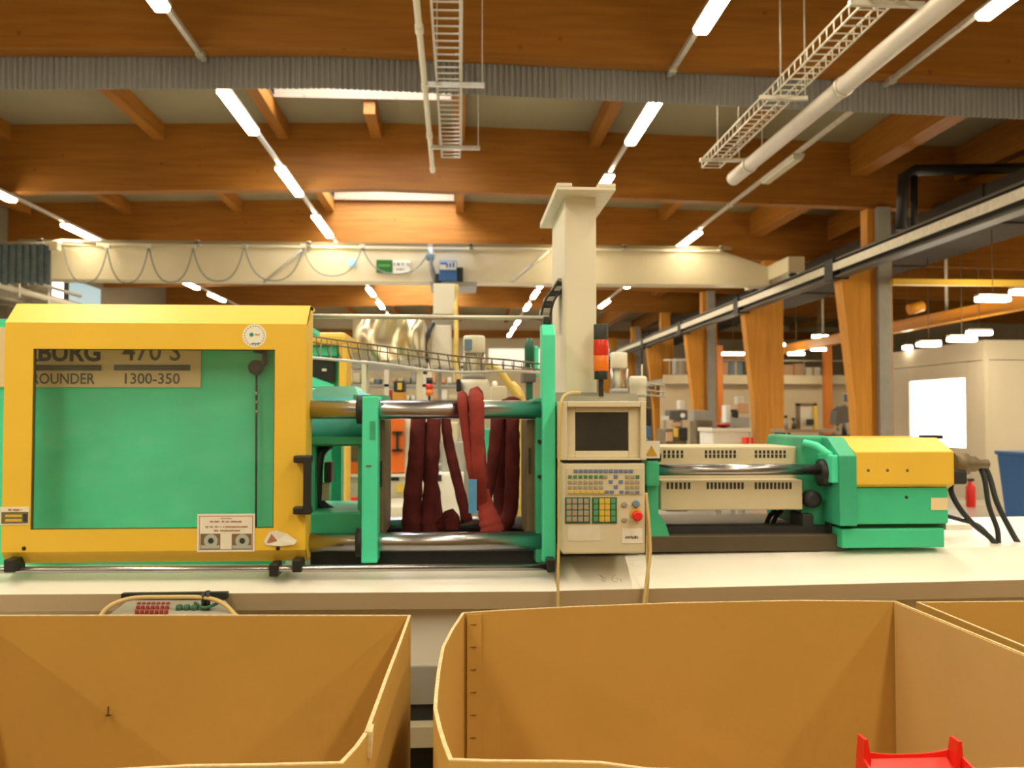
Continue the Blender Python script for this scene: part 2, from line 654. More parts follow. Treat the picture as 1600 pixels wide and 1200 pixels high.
# timber columns with tapered crane corbels
COLY = [8.9, 14.6, 19.7, 24.9, 30.1, 35.3, 40.5]
for i, y in enumerate(COLY):
    zc = 4.06
    zb = beam_z(6.7)
    mb = MB().box((6.82, y - 0.02, 0), (7.14, y + 0.24, zb))
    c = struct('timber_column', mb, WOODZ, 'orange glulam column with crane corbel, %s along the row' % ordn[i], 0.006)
    MB().prism([(6.31, zc), (6.82, zc), (6.82, 0.02), (6.64, 0.02), (6.54, 1.9)], 'Y', y - 0.10, y + 0.20).build('corbel', WOODZ, c)
    MB().prism([(7.14, zc + 0.2), (7.26, zc + 0.2), (7.26, 0.02), (7.14, 0.02)], 'Y', y + 0.03, y + 0.22).build('flange_board', WOODZ, c)
    if i % 2 == 1:
        MB().box((6.94, y - 0.15, 0), (7.16, y - 0.03, zb)).build('drain_casing', GREYP, c, 'grey steel casing on the column face')

# ------------------------------------------------------------------ crane
def ibeam(mb, x, y0, y1, z0, z1, w, t=0.02):
    mb.box((x - w / 2, y0, z0), (x + w / 2, y1, z0 + t))
    mb.box((x - w / 2, y0, z1 - t), (x + w / 2, y1, z1))
    mb.box((x - 0.012, y0, z0 + t), (x + 0.012, y1, z1 - t))


RAILX = 6.3
RZ = 0.08
DSTEEL = mat('dark grey painted steel', (0.085, 0.075, 0.058), 0.5, 0.0, var=0.1, scale=3)
for side, x in (('right', RAILX), ('left', -9.0)):
    mb = MB()
    ibeam(mb, x, 4.5, 42.5, 3.83 + RZ, 4.13 + RZ, 0.2)
    r = mb.build('crane_runway', GALV if side == 'left' else DSTEEL)
    tag(r, 'long dark steel crane runway rail on the timber columns' if side == 'right' else 'long steel crane runway rail along the blank side wall', 'rail')
    MB().box((x - 0.03, 4.5, 4.13 + RZ), (x + 0.03, 42.5, 4.17 + RZ)).build('rail_head', DSTEEL, r)
    for y in COLY:
        if side == 'right':
            MB().box((x - 0.13, y - 0.12, 3.80 + RZ), (x + 0.15, y + 0.22, 4.15 + RZ)).build('clamp_bracket', DARK, r, 'dark clamp block on the corbel')
        else:
            MB().box((XL, y, 3.6), (x + 0.1, y + 0.12, 3.83 + RZ)).build('wall_bracket', GALV, r)
    if side == 'right':
        MB().box((x - 0.125, 4.5, 3.93 + RZ), (x - 0.105, 42.5, 4.06 + RZ)).build('power_rail', GALV, r, 'pale conductor strip along the rail web')

CY = 17.5
g0, g1 = P(72, 388, CY), P(1205, 440, CY)
zt, zb_ = P(640, 387, CY).z, P(640, 441, CY).z
crane = thing('bridge_crane', 'ivory bridge crane girder spanning the hall above the machines', 'crane', (0, CY, 0))
x0, x1 = -9.0, RAILX + 0.02
xt = P(1130, 400, CY).x
mb = MB()
mb.prism([(-8.6, zb_), (x1 - 0.15, zb_), (x1 - 0.15, zt - 0.32), (xt, zt), (-8.1, zt), (-8.6, zt - 0.2)], 'Y', CY, CY + 0.45)
mb.build('girder', CRANEM, crane, bev=0.01)
MB().box((-8.2, CY - 0.03, zt - 0.03), (xt, CY + 0.48, zt + 0.02)).build('top_flange', CRANEM, crane)
MB().box((-8.3, CY - 0.25, zt - 0.01), (xt + 0.1, CY - 0.19, zt + 0.04)).build('festoon_rail', mat('olive grey steel', (0.22, 0.18, 0.10), 0.5), crane)
for x in (RAILX, -9.0):
    MB().box((x - 0.16, CY - 1.1, 4.30), (x + 0.16, CY + 1.5, 4.60)).build('end_carriage', CRANEM, crane, bev=0.02)
    for dy in (-0.9, 1.3):
        MB().lathe((x - 0.05, CY + dy, 4.37), [(0.02, 0), (0.12, 0), (0.12, 0.1), (0.02, 0.1)], 16, 'X').build('wheel', DARK, crane)
for x in (-7.9, -5.0, -2.9, 0.2, 3.2, xt - 0.1):
    MB().box((x - 0.03, CY - 0.25, zt - 0.02), (x + 0.03, CY + 0.05, zt + 0.06)).build('rail_arm', GALV, crane)
FEST = mat('grey festoon cable', (0.20, 0.20, 0.17), 0.6)
# festoon cable loops
att = [100, 168, 233, 302, 382, 474, 566, 672]
dip = [446, 446, 444, 442, 440, 432, 428]
for i in range(len(att) - 1):
    a, b = P(att[i], 386, CY - 0.22), P(att[i + 1], 386, CY - 0.22)
    zlow = P(600, dip[i], CY - 0.22).z
    pts = []
    for k in range(17):
        u = k / 16
        s = 2 * u - 1
        pts.append((a.x + (b.x - a.x) * (u + 0.05 * math.sin(2 * math.pi * u) * -1), CY - 0.22 - 0.03 * (i % 2), zlow + (a.z - zlow) * abs(s) ** 2.2))
    MB().tube(pts, 0.013, 6).build('festoon_cable', FEST, crane)
    MB().box((b.x - 0.05, CY - 0.27, b.z - 0.03), (b.x + 0.05, CY - 0.17, b.z + 0.05)).build('cable_trolley', GALV, crane)
for ax, ay, bx, by in ((476, 388, 412, 442), (858, 392, 800, 440)):
    MB().tube([P(ax, ay, CY - 0.1), P(bx, by, CY - 0.03)], 0.03, 8).build('tension_strut', GALV, crane)
fb('load_sign', 545, 557, 405, 417, CY - 0.03, CY - 0.005, mat('pale blue print', (0.35, 0.6, 0.85), 0.5), crane, 'small pale blue square sign')
s = fb('green_sign', 588, 613, 406, 426, CY - 0.03, CY - 0.005, mat('green print', (0.02, 0.16, 0.03), 0.5), crane, 'dark green rectangular sign')
fb('stripe', 591, 610, 413, 417, CY - 0.035, CY - 0.03, mat('light green print', (0.10, 0.35, 0.05), 0.5), s)
s = fb('capacity_plate', 614, 641, 407, 427, CY - 0.03, CY - 0.005, WHITE, crane, 'white capacity plate with grey lettering')
marks(616, 634, 410, 415, CY - 0.033, GREYINK, s, 3)
marks(617, 632, 419, 422, CY - 0.033, GREYINK, s, 4)
text('lettering', 'kg', 635, 640, 410, 416, CY - 0.033, GREYINK, s)
# hoist
h = thing('hoist_trolley', 'blue and dark chain hoist on the ivory crane girder', 'hoist', P(703, 440, CY - 0.5))
fb('motor_box', 686, 714, 407, 438, CY - 0.6, CY - 0.03, BLUE, h, bev=0.02)
s = fb('label_plate', 687, 713, 409, 421, CY - 0.62, CY - 0.6, WHITE, h, 'white and blue label plate')
for k, (xa_, xb_, ya_, yb_) in enumerate(((688, 699, 410, 413), (697, 700, 412, 418), (702, 705, 411, 418), (707, 710, 410, 418))):
    fb('emblem_bar', xa_, xb_, ya_, yb_, CY - 0.625, CY - 0.62, BLUE, s)
fb('gear_case', 714, 724, 417, 440, CY - 0.55, CY - 0.05, DARK, h, bev=0.03)
fb('chain_box', 679, 690, 427, 441, CY - 0.55, CY - 0.1, DARK, h, bev=0.03)
fb('trolley_plate', 672, 745, 440, 447, CY - 0.5, CY + 0.5, GREYP, h)
MB().tube([P(672, 388, CY - 0.25), P(676, 400, CY - 0.3), P(672, 412, CY - 0.3), P(680, 438, CY - 0.35)], 0.05, 8).build('cable_arm', GREYP, h)
fb('arm_clamp', 666, 678, 396, 406, CY - 0.35, CY - 0.2, BLUEGREY, h, bev=0.02)

# bunched strip curtain at the crane's far end
mb = MB()
for i in range(15):
    xa = P(-6 + i * 5.6, 410, CY - 0.8).x
    d = 0.05 * (i % 2)
    a, b = P(0, 381, CY - 0.8).z, P(0, 441 + (i * 7) % 5, CY - 0.8).z
    mb.box((xa, CY - 0.8 + d, b), (xa + 0.075, CY - 0.77 + d, a))
st = mb.build('strip_curtain', mat('blue grey vinyl strip', (0.13, 0.18, 0.18), 0.5, var=0.3, scale=8))
tag(st, 'bunched blue grey strip curtain beside the end of the ivory crane girder', 'curtain')
st['kind'] = 'stuff'
for k, (a, b) in enumerate(((76, 88), (84, 100))):
    pass
br = thing('curtain_bracket', 'small ivory bracket assembly holding the strip curtain end', 'bracket', P(85, 385, CY - 0.7))
MB().tube([P(74, 381, CY - 0.85), P(96, 376, CY - 0.4), P(150, 381, CY - 0.1)], 0.035, 8).build('arm', CRANEM, br)
fb('clamp', 76, 90, 376, 391, CY - 0.85, CY - 0.7, CRANEM, br, bev=0.02)
MB().tube([P(0, 380, CY - 0.76), P(96, 380, CY - 0.76)], 0.03, 8).build('hanging_rod', GALV, br)

# ------------------------------------------------------------------ strip lights on tracks
LROW = {}


def lamp_row(key, slope_px, lab, ends, period):
    """slope_px: (x, y) of one pixel on the row; ends: list of (y0, y1) pixel rows of each lamp, or world Y pairs when negative"""
    px, py = slope_px
    h = 3.50
    for _ in range(6):
        X = Pz(px, py, 1.65 + h).x
        h = beam_z(X) - 0.075 - 1.65
    z = 1.65 + h
    x = Pz(px, py, z).x
    tr = MB().box((x - 0.025, -7.5, z + 0.03), (x + 0.025, 42.6, z + 0.075)).build('light_track', GALV)
    tag(tr, 'thin steel lighting track running down the hall %s' % lab, 'track')
    for j, yb in enumerate(BEAMS):
        MB().box((x - 0.04, yb + 0.06, z + 0.02), (x + 0.04, yb + 0.16, z + 0.095)).build('track_clip', GALV, tr)
    for k, (a, b, name) in enumerate(ends):
        if b < 6.6:                                   # lamps of the same row above and behind the viewer
            ld = bpy.data.lights.new('strip_lamp', 'AREA')
            ld.shape = 'RECTANGLE'
            L_ = period - 0.1                         # stretched gapless and widened to throw more light on the foreground
            ld.size, ld.size_y = 0.18, L_
            ld.energy = LAMP * 0.18 * L_ * math.pi
            ld.color = LAMP_COL
            lo_ = bpy.data.objects.new('strip_lamp', ld)
            lo_.location = (x, (a + b) / 2, z - 0.03)
            COL.objects.link(lo_)
            continue
        off = name.endswith('unlit')
        t = thing('strip_light', name, 'light', (x, a, z), 'ceiling strip lights ' + lab)
        MB().box((x - 0.08, a, z), (x + 0.08, b, z + 0.035)).build('housing', GALV, t, bev=0.01)
        w = 0.07
        prof = [(-w, 0), (-w, -0.025), (-w * 0.7, -0.05), (w * 0.7, -0.05), (w, -0.025), (w, 0)]
        MB().prism([(x + p, z + q) for p, q in prof], 'Y', a + 0.02, b - 0.02).build('diffuser', LAMPOFF if off else LAMPM, t)
    return x, z


def row_Y(px, py, x):
    return Px(px, py, x).y


def proj(p):
    d = Vector(p) - EYE
    k = d.dot(fwd)
    return 800 + F * d.dot(right) / k, 600 - F * d.dot(up) / k


def row_axis(px, py):
    h = 3.50
    for _ in range(6):
        X = Pz(px, py, 1.65 + h).x
        h = beam_z(X) - 0.075 - 1.65
    return Pz(px, py, 1.65 + h).x, 1.65 + h


def px_row(px, py, lab, spans, near, far, unlit=()):
    """spans: picture rows of the top and bottom end of the lamps that can be measured; near / far: further lamps of the row (metres down the hall)"""
    x, z = row_axis(px, py)

    def depth(row):
        lo, hi = 3.0, 60.0
        for _ in range(50):
            m = (lo + hi) / 2
            if proj((x, m, z))[1] < row:
                lo = m
            else:
                hi = m
        return lo
    out = [(y, y + 1.5, False) for y in near]
    for k, (a, b) in enumerate(spans):
        yb = depth(b)
        ya = depth(a) if a is not None else yb - 1.5
        if not 1.0 < yb - ya < 1.9:
            yb = ya + 1.5
        out.append((ya, yb, k in unlit))
    out += [(y, y + 1.5, False) for y in far]
    ends, vis = [], 0
    for a, b, off in sorted(out):
        nm = 'lit fluorescent strip light, %s in view on the track %s' % (ordn[min(vis, 11)], lab)
        if b > 6.6:
            vis += 1
        if off:
            nm = 'ceiling strip light %s, unlit' % lab
        ends.append((a, b, nm))
    lamp_row(lab, (px, py), lab, ends, 3.2)


NEAR = [-6.2, -3.0, 0.2, 3.4]
px_row(125, 362, 'nearest the blank side wall', [(None, 312), (350, 376), (437, 453), (459, 473)], NEAR + [6.6, 9.9], [19.4, 30.5, 33.8, 37.1, 40.2])
px_row(452, 282, 'above the yellow hood', [(None, 12), (140, 206), (262, 303), (337, 368), (450, 467), (472, 486)], [-6.6, -3.4, -0.2, 3.0], [19.0, 22.2, 32.2, 35.4, 38.6])
px_row(1005, 190, 'above the control panel', [(None, 47), (158, 222), (273, 300), (438, 448), (454, 470), (475, 491), (498, 506), (511, 519), (520, 527)], [-6.2, -3.0, 0.2, 3.4], [16.5, 19.8])
px_row(1075, 375, 'beside the timber columns', [(None, 25), (243, 283), (362, 388), (470, 486)], [-4.4, 0.9], [22.4, 33.0, 38.2], unlit=(1,))

# ------------------------------------------------------------------ cable trays, ducts overhead
def mesh_tray(name, label, x, z, w, d, y0, y1, rods, pipe=None):
    t = thing(name, label, 'cable tray', (x, y0, z))
    for sx in (-1, 1):
        for zz in (0, d):
            MB().tube([(x + sx * w / 2, y0, z + zz), (x + sx * w / 2, y1, z + zz)], 0.009, 6).build('side_wire', GALV, t)
    n = int((y1 - y0) / 0.135)
    first = None
    for i in range(n + 1):
        yy = y0 + (y1 - y0) * i / n
        if first is None:
            first = MB().tube([(x - w / 2, yy, z + d), (x - w / 2, yy, z), (x + w / 2, yy, z), (x + w / 2, yy, z + d)], 0.0075, 5).build('cross_wire', GALV, t)
        else:
            share(first, t, delta=(0, yy - y0, 0))
    for (yy, xa, xb) in rods:
        MB().box((xa, yy - 0.02, z - 0.045), (xb, yy + 0.02, z - 0.006)).build('trapeze_bar', GALV, t)
    return t


zc = 1.65 + 2.97
xc = Pz(703, 200, zc).x
rods = []
for py in (128, 227):
    a, b = (665, 757) if py == 128 else (672, 750)
    rods.append((Pz(700, py, zc).y, Pz(a, py, zc).x, Pz(b, py, zc).x))
yend = Pz(703, 246, zc).y
t = mesh_tray('wire_cable_tray', 'pale wire mesh cable tray hanging over the middle of the hall', xc, zc, 0.21, 0.06, 3.4, yend, rods)
for yy, xa, xb in rods:
    for x in (xa + 0.10, xb - 0.02):
        MB().tube([(x, yy, zc - 0.04), (x, yy, roof_z(x))], 0.004, 6).build('hanger_wire', GALV, t)
MB().tube([(xc + 0.12, 3.4, zc + 0.03), (xc + 0.12, yend - 0.2, zc + 0.03)], 0.008, 6).build('cable', GALV, t)
zp = zc - 0.03
pts = [Pz(647, -30, zp), Pz(655, 50, zp), Pz(664, 140, zp), Pz(671, 215, zp), Pz(676, 268, zp)]
p = thing('conduit_pipe', 'cream conduit pipe running beside the wire cable tray', 'pipe', pts[-1])
pts = [(q.x, q.y, zp + 0.025) for q in pts]
MB().tube([(pts[0][0] - 0.02, 3.6, zp + 0.025)] + pts, 0.026, 10).build('tube', CREAM, p)
for q in pts[1:]:
    MB().tube([(q[0], q[1] - 0.06, q[2]), (q[0], q[1] + 0.06, q[2])], 0.034, 10).build('coupling', CREAM, p)

xr = Pz(1110, 255, zc).x
rods = [(Pz(1135, 247, zc).y, Pz(1093, 247, zc).x, Pz(1178, 247, zc).x), (Pz(1225, 149, zc).y, Pz(1186, 149, zc).x, Pz(1262, 149, zc).x),
        (Pz(1385, 1, zc).y, Pz(1325, 1, zc).x, Pz(1445, 1, zc).x)]
t = mesh_tray('wire_cable_tray', 'brownish wire mesh cable tray hung on rods beside the long pale duct', xr + 0.06, zc, 0.22, 0.10, 3.6, Pz(1110, 262, zc).y, rods)
for (yy, xa, xb), (pa, pb) in zip(rods, ((1121, 1154), (1220, 1258), (1350, 1420))):
    for pxx in (pa, pb):
        x = P(pxx, 150, yy).x
        MB().tube([(x, yy, zc - 0.05), (x, yy, roof_z(x))], 0.008, 6).build('hanger_rod', GALV, t)
zd = 1.65 + 2.82
a, b = Pz(1146, 279, zd), Pz(1480, 0, zd)
d = (b - a).normalized()
b = a + d * ((3.2 - a.y) / d.y)
du = thing('round_duct', 'long pale round duct slanting overhead beside the brown cable tray', 'duct', a)
MB().tube([a, a + d * 0.6], 0.083, 20).build('end_piece', DUCTW, du)
MB().tube([a + d * 0.6, b], 0.078, 20).build('duct_tube', DUCTW, du)
for k in (0.55, 3.0, 5.4):
    MB().tube([a + d * k, a + d * (k + 0.06)], 0.089, 20).build('joint_band', GALV, du)
for k in (1.0, 4.5):
    q = a + d * k
    MB().tube([q, (q.x, q.y, roof_z(q.x))], 0.005, 6).build('hanger_wire', GALV, du)

# adjoining bay: ducts, amber light crane, lamps
du = thing('rectangular_duct', 'large dark rectangular duct running along the adjoining bay', 'duct', (8.2, 8, 4.4))
MB().box((7.9, 7.0, 4.55), (9.1, 40, 5.1)).build('duct_body', DARKDUCT, du)
for y in range(9, 40, 4):
    MB().box((7.87, y, 4.52), (9.13, y + 0.06, 5.13)).build('flange', DARKDUCT, du)
    if y % 8 == 1:
        MB().tube([(8.5, y, 5.1), (8.5, y, roof_z(8.5))], 0.012, 6).build('hanger_rod', DARKDUCT, du)
pp = thing('black_pipe', 'black pipe bend hanging in the adjoining bay behind the crane rail', 'pipe', P(1420, 300, 13.2))
MB().tube([P(1640, 262, 13.2), P(1430, 266, 13.2), P(1412, 275, 13.2), P(1408, 360, 13.2)], 0.085, 10).build('outer_pipe', BLACK, pp)
MB().tube([P(1428, 275, 13.2), P(1428, 360, 13.2)], 0.055, 10).build('inner_pipe', BLACK, pp)
pp = thing('grey_pipe', 'bent grey pipe under the beige roof boards above the black pipe', 'pipe', P(1560, 170, 12))
MB().tube(curve([P(1650, 176, 11.5), P(1560, 178, 11.8), P(1532, 168, 12), P(1545, 150, 12.2), P(1600, 140, 12.0), P(1660, 135, 12)], 6), 0.06, 10).build('tube', GREYP, pp)
lc = thing('light_crane', 'amber painted light crane with cross beam in the adjoining bay', 'crane', (9.35, 12, 3.4))
ra, rb = P(1600, 466, 14.2), P(1402, 516, 19.5)
dd = (rb - ra)
far = ra + dd * 3.2
near = ra - dd * 0.4
zr = (ra.z + rb.z) / 2
XA = (ra.x + rb.x) / 2
mb = MB()
ibeam(mb, XA, near.y, 38, zr - 0.12, zr + 0.12, 0.16)
mb.build('runway', ORCRANE, lc)
yb = 14.2
za = P(1500, 441, yb).z
MB().box((P(1396, 441, yb).x, yb, za - 0.05), (P(1660, 441, yb).x, yb + 0.12, za + 0.05)).build('cross_beam', YELD, lc, 'yellow cross beam')
MB().box((XA - 0.1, yb - 0.1, zr + 0.1), (XA + 0.1, yb + 0.25, za)).build('end_truck', ORCRANE, lc)
MB().tube([P(1420, 484, 14.6), P(1442, 478, 14.6)], 0.09, 12).build('hoist_drum', ORCRANE, lc)
for y in (13.0, 17.0, 23.0, 29):
    MB().tube([(XA, y, zr + 0.1), (XA, y, roof_z(XA))], 0.03, 8).build('drop_rod', GALV, lc)


for k, (x, y) in enumerate(((12.5, 6.0), (12.5, 9.5), (13.5, 13.0), (15.0, 17.0), (17.0, 21.0), (12.0, 3.0))):
    ld = bpy.data.lights.new('bay_fill_lamp', 'AREA')      # unseen lamps added beyond the frame to brighten the bay
    ld.shape = 'RECTANGLE'
    ld.size, ld.size_y = 0.4, 3.0
    ld.energy = LAMP * 1.2 * math.pi
    ld.color = LAMP_COL
    lo_ = bpy.data.objects.new('bay_fill_lamp', ld)
    lo_.location = (x, y, 4.3)
    COL.objects.link(lo_)


def bay_light(px0, px1, py, slope, Y, label):
    a = P(px0, py, Y)
    t = thing('bay_light', label, 'light', a, 'lights of the adjoining bay')
    b = P(px1, py - slope, Y)
    L = (b - a).length
    # the lamps of the bay hang parallel to the machine aisle
    ya = Y
    hw = 0.07
    MB().box((a.x, ya - hw, a.z - 0.05), (b.x, ya + hw, a.z + 0.02)).build('diffuser', LAMPM, t, bev=0.02)
    MB().box((a.x, ya - hw * 0.9, a.z + 0.02), (b.x, ya + hw * 0.9, a.z + 0.06)).build('housing', GALV, t)
    xm = (a.x + b.x) / 2
    ztop_ = 4.55 if 7.85 < xm < 9.15 else roof_z(xm)
    MB().tube([(xm, ya, a.z + 0.06), (xm, ya, ztop_)], 0.007, 6).build('hanger_rod', DULL, t)
    return t


bay_light(1526, 1576, 466, 10, 13.6, 'lit bay strip light just under the yellow cross beam')
bay_light(1580, 1625, 455, 8, 13.0, 'lit bay strip light beside the frame edge under the yellow cross beam')
bay_light(1512, 1548, 519, 4, 15.5, 'lit bay strip light above the corner of the white booth')
bay_light(1482, 1524, 529, 4, 15.9, 'lit bay strip light above the window of the white booth')
bay_light(1434, 1468, 537, 4, 16.2, 'lit bay strip light above the far edge of the white booth')
bay_light(1412, 1424, 542, 2, 19.5, 'short lit bay light seen just past the big timber column')
bay_light(1270, 1293, 525, 3, 24, 'lit bay strip light above the amber runway between two columns')
bay_light(1218, 1226, 538, 1, 24.5, 'tiny lit bay light just past the second column')
bay_light(1232, 1256, 552, 1, 25, 'lit bay strip light just below the amber runway between columns')
bay_light(1268, 1290, 545, 1, 25, 'lit bay strip light beside the amber post')
bay_light(1129, 1162, 552, 0, 25, 'long lit bay light above the blue grey crates')

# white booth
bc = P(1540, 660, 16.6)
BX = bc.x
zb1 = P(1540, 535, 16.6).z
yfar = Px(1395, 560, BX).y
b = thing('white_booth', 'white panelled booth with a bright window in the adjoining bay', 'booth', (BX, 16.6, 0))
zs = P(1540, 563, 16.6).z
wy0, wy1 = Px(1508, 630, BX).y, Px(1421, 630, BX).y
wz1 = Px(1508, 590, BX).z
wz0 = Px(1508, 700, BX).z
ym = wy0 - 0.12
ym2 = wy1 + 0.12
for (ya, yb_, za, zb2) in ((16.6, ym, 0, zs), (ym2, yfar, 0, zs), (ym, ym2, 0, wz0), (ym, ym2, wz1, zs), (16.6, yfar, zs + 0.015, zb1),
                           (ym, wy0, wz0, wz1), (wy1, ym2, wz0, wz1)):
    MB().box((BX, ya + 0.006, za), (BX + 0.08, yb_ - 0.006, zb2)).build('panel', BOOTH, b)
for k in range(4):
    xa = BX + 0.09 + k * 1.2
    MB().box((xa, 16.6, 0), (xa + 1.19, 16.68, zs)).build('panel', BOOTH, b)
    MB().box((xa, 16.6, zs + 0.015), (xa + 1.19, 16.68, zb1)).build('panel', BOOTH, b)
MB().box((BX - 0.015, 16.585, 0), (BX + 0.085, 16.66, zb1 + 0.01)).build('corner_post', BOOTH, b)
MB().box((BX, 16.62, zb1), (BX + 5, yfar, zb1 + 0.05)).build('roof_panel', BOOTH, b)
MB().box((BX + 0.03, wy0, wz0), (BX + 0.05, wy1, wz1)).build('window_pane', WINM, b, 'window glowing white with daylight')
fb_ = thing('fire_extinguisher', 'red fire extinguisher standing at the foot of the white booth', 'fire extinguisher', Pz(1516, 790, 0.0))
q = Pz(1517, 792, 0.0)
zt_ = P(1517, 752, q.y).z
MB().lathe((q.x, q.y, 0), [(0.075, 0), (0.08, 0.02), (0.08, zt_ * 0.78), (0.05, zt_ * 0.9), (0.03, zt_)], 16).build('cylinder', REDP, fb_)
MB().box((q.x - 0.05, q.y - 0.02, zt_), (q.x + 0.06, q.y + 0.02, zt_ + 0.05)).build('valve', BLACK, fb_)
q = P(1588, 712, 13.5)
bn = thing('blue_bin', 'blue plastic bin standing in front of the white booth', 'bin', (q.x + 0.25, 13.5, 0))
x = q.x
MB().loft([[(x + 0.06, 13.4, 0), (x + 0.6, 13.4, 0), (x + 0.6, 13.9, 0), (x + 0.06, 13.9, 0)],
           [(x, 13.3, q.z), (x + 0.66, 13.3, q.z), (x + 0.66, 14.0, q.z), (x, 14.0, q.z)]]).build('body', BLUE, bn)
MB().box((x - 0.03, 13.27, q.z), (x + 0.69, 14.03, q.z + 0.06)).build('rim', BLUE, bn, bev=0.015)

# mezzanine behind the columns
MY = 27.0
mz = thing('mezzanine', 'storage mezzanine with cream parapet behind the timber columns', 'platform', (8, MY, 0))
xa, xb = 6.2, 17.5
zs0, zs1 = P(1200, 600, MY).z, P(1200, 586, MY).z
MB().box((xa, MY, zs0), (xb, MY + 0.1, zs1)).build('parapet', CRANEM, mz)
MB().box((xa, MY + 0.1, zs0), (xb, MY + 5, zs0 + 0.15)).build('deck_slab', GREYP, mz)
MB().box((xa, MY + 0.4, 0), (xb, MY + 0.5, zs0)).build('lower_wall', WALLM, mz)
for px in (1123, 1293):
    x = P(px, 600, MY - 0.4).x
    MB().box((x - 0.11, MY - 0.5, 0), (x + 0.11, MY - 0.28, P(px, 540, MY - 0.4).z)).build('post', mat('red orange steel post', (0.62, 0.19, 0.02), 0.45), mz, 'red orange steel post')
MB().tube([(xa, MY + 0.05, zs1 + 0.45), (xb, MY + 0.05, zs1 + 0.45)], 0.025, 8).build('guard_rail', GALV, mz)
for k in range(8):
    x = xa + 0.2 + k * 1.4
    MB().tube([(x, MY + 0.05, zs1), (x, MY + 0.05, zs1 + 0.45)], 0.02, 6).build('rail_post', GALV, mz)


def carton(px0, px1, py0, py1, Y, m, label, base=None, group=None, dep=0.5):
    a, b, c, d = rect(px0, px1, py0, py1, Y)
    if base is not None:
        c = base
    o = MB().box((a, Y, c), (b, Y + dep, d)).build('carton', m, bev=0.01)
    MB().box((a + (b - a) * 0.42, Y - 0.004, c + 0.01), (a + (b - a) * 0.58, Y + dep * 0.5, d + 0.004)).build('tape', mat('packing tape', (0.55, 0.40, 0.22), 0.3), o)
    tag(o, label, 'box', group)
    return o


zm = zs0 + 0.15
for i, (x0_, x1_, y0_, col, lab) in enumerate((
        (1222, 1240, 570, SALMON, 'salmon carton on the mezzanine past the second column'),
        (1241, 1258, 568, SALMON, 'salmon carton in the middle of the mezzanine cartons'),
        (1259, 1282, 574, PAPER, 'pale carton on the mezzanine beside the amber post'),
        (1139, 1160, 562, BLUEGREY, 'blue grey crate stored on the mezzanine'),
        (1130, 1138, 566, SALMON, 'narrow tan carton on the mezzanine beside the blue grey crate'),
        (1056, 1070, 560, GREYP, 'dark grey carton on the mezzanine between far columns'))):
    carton(x0_, x1_, y0_, 587, MY + 0.3, col, lab, zm)

# ------------------------------------------------------------------ moulding machine: base, guard, platens, tie bars
MX = 0.0
mm = thing('moulding_machine', 'green and cream moulding machine base with tie bars and platens behind the cardboard boxes', 'machine', (0, 3.6, 0))


def base_section(name, px0, px1, tops, mids, lows, Yt):
    rings, lip = [], []
    for px, a, b, c in zip((px0, px1), tops, mids, lows):
        pt, pm, pl = P(px, a, Yt), P(px, b, 3.4), P(px, c, 3.4)
        x = pm.x
        rings.append([(x, Yt, pt.z), (x, 3.4, pm.z), (x, 3.41, pm.z - 0.005), (x, 3.52, pl.z), (x, 3.52, 0.06), (x, 4.75, 0.06), (x, 4.75, pt.z)])
        lip.append([(x, 3.399, pm.z - 0.001), (x, 3.425, pl.z), (x, 3.52, pl.z - 0.001), (x, 3.52, pm.z - 0.02)])
    MB().loft(rings).build(name, DECK, mm, bev=0.004)
    MB().loft(lip).build('lip_board', LIPM, mm, 'tan edge strip under the white deck')
    return rings


r1 = base_section('base', -560, 872, (890.6, 885), (932.3, 924), (961.3, 953), 3.62)
r2 = base_section('base', 873, 1960, (869, 847), (923, 897.3), (952, 926.3), 3.74)
zdeck = r1[1][0][2]
zdeckr = P(1300, 861, 3.74).z
# lower panels seen between the two boxes
fb('service_panel', 600, 760, 1042, 1100, 3.50, 3.53, GREYP, mm)
fb('service_opening', 600, 760, 1100, 1136, 3.515, 3.53, DARK, mm)
fb('kick_ledge', 600, 760, 1136, 1168, 3.44, 3.53, CREAMD, mm)
fb('plinth', 600, 760, 1170, 1260, 3.50, 3.53, DARK, mm)

# tie bars
def bar(name, px0, px1, pyc, Y, rpx, m=CHROME):
    a, b = P(px0, pyc, Y), P(px1, pyc, Y)
    r = rpx * Y / F
    MB().tube([(a.x, Y, a.z), (b.x, Y, a.z)], r, 24).build(name, m, mm)
    return a.z


zu = bar('tie_bar', 440, 845, 640, 3.62, 14.5)
zl = bar('tie_bar', 440, 845, 848, 3.62, 14.5)
for z in (zu, zl):
    a, b = P(440, 700, 3.62).x, P(845, 700, 3.62).x
    MB().tube([(a, 4.16, z), (b, 4.16, z)], 0.0375, 24).build('tie_bar', CHROME, mm)
    for px in (558,):
        x = P(px, 700, 3.62).x
        MB().tube([(x, 3.62, z), (x + 0.035, 3.62, z)], 0.058, 20).build('bar_collar', DARK, mm)
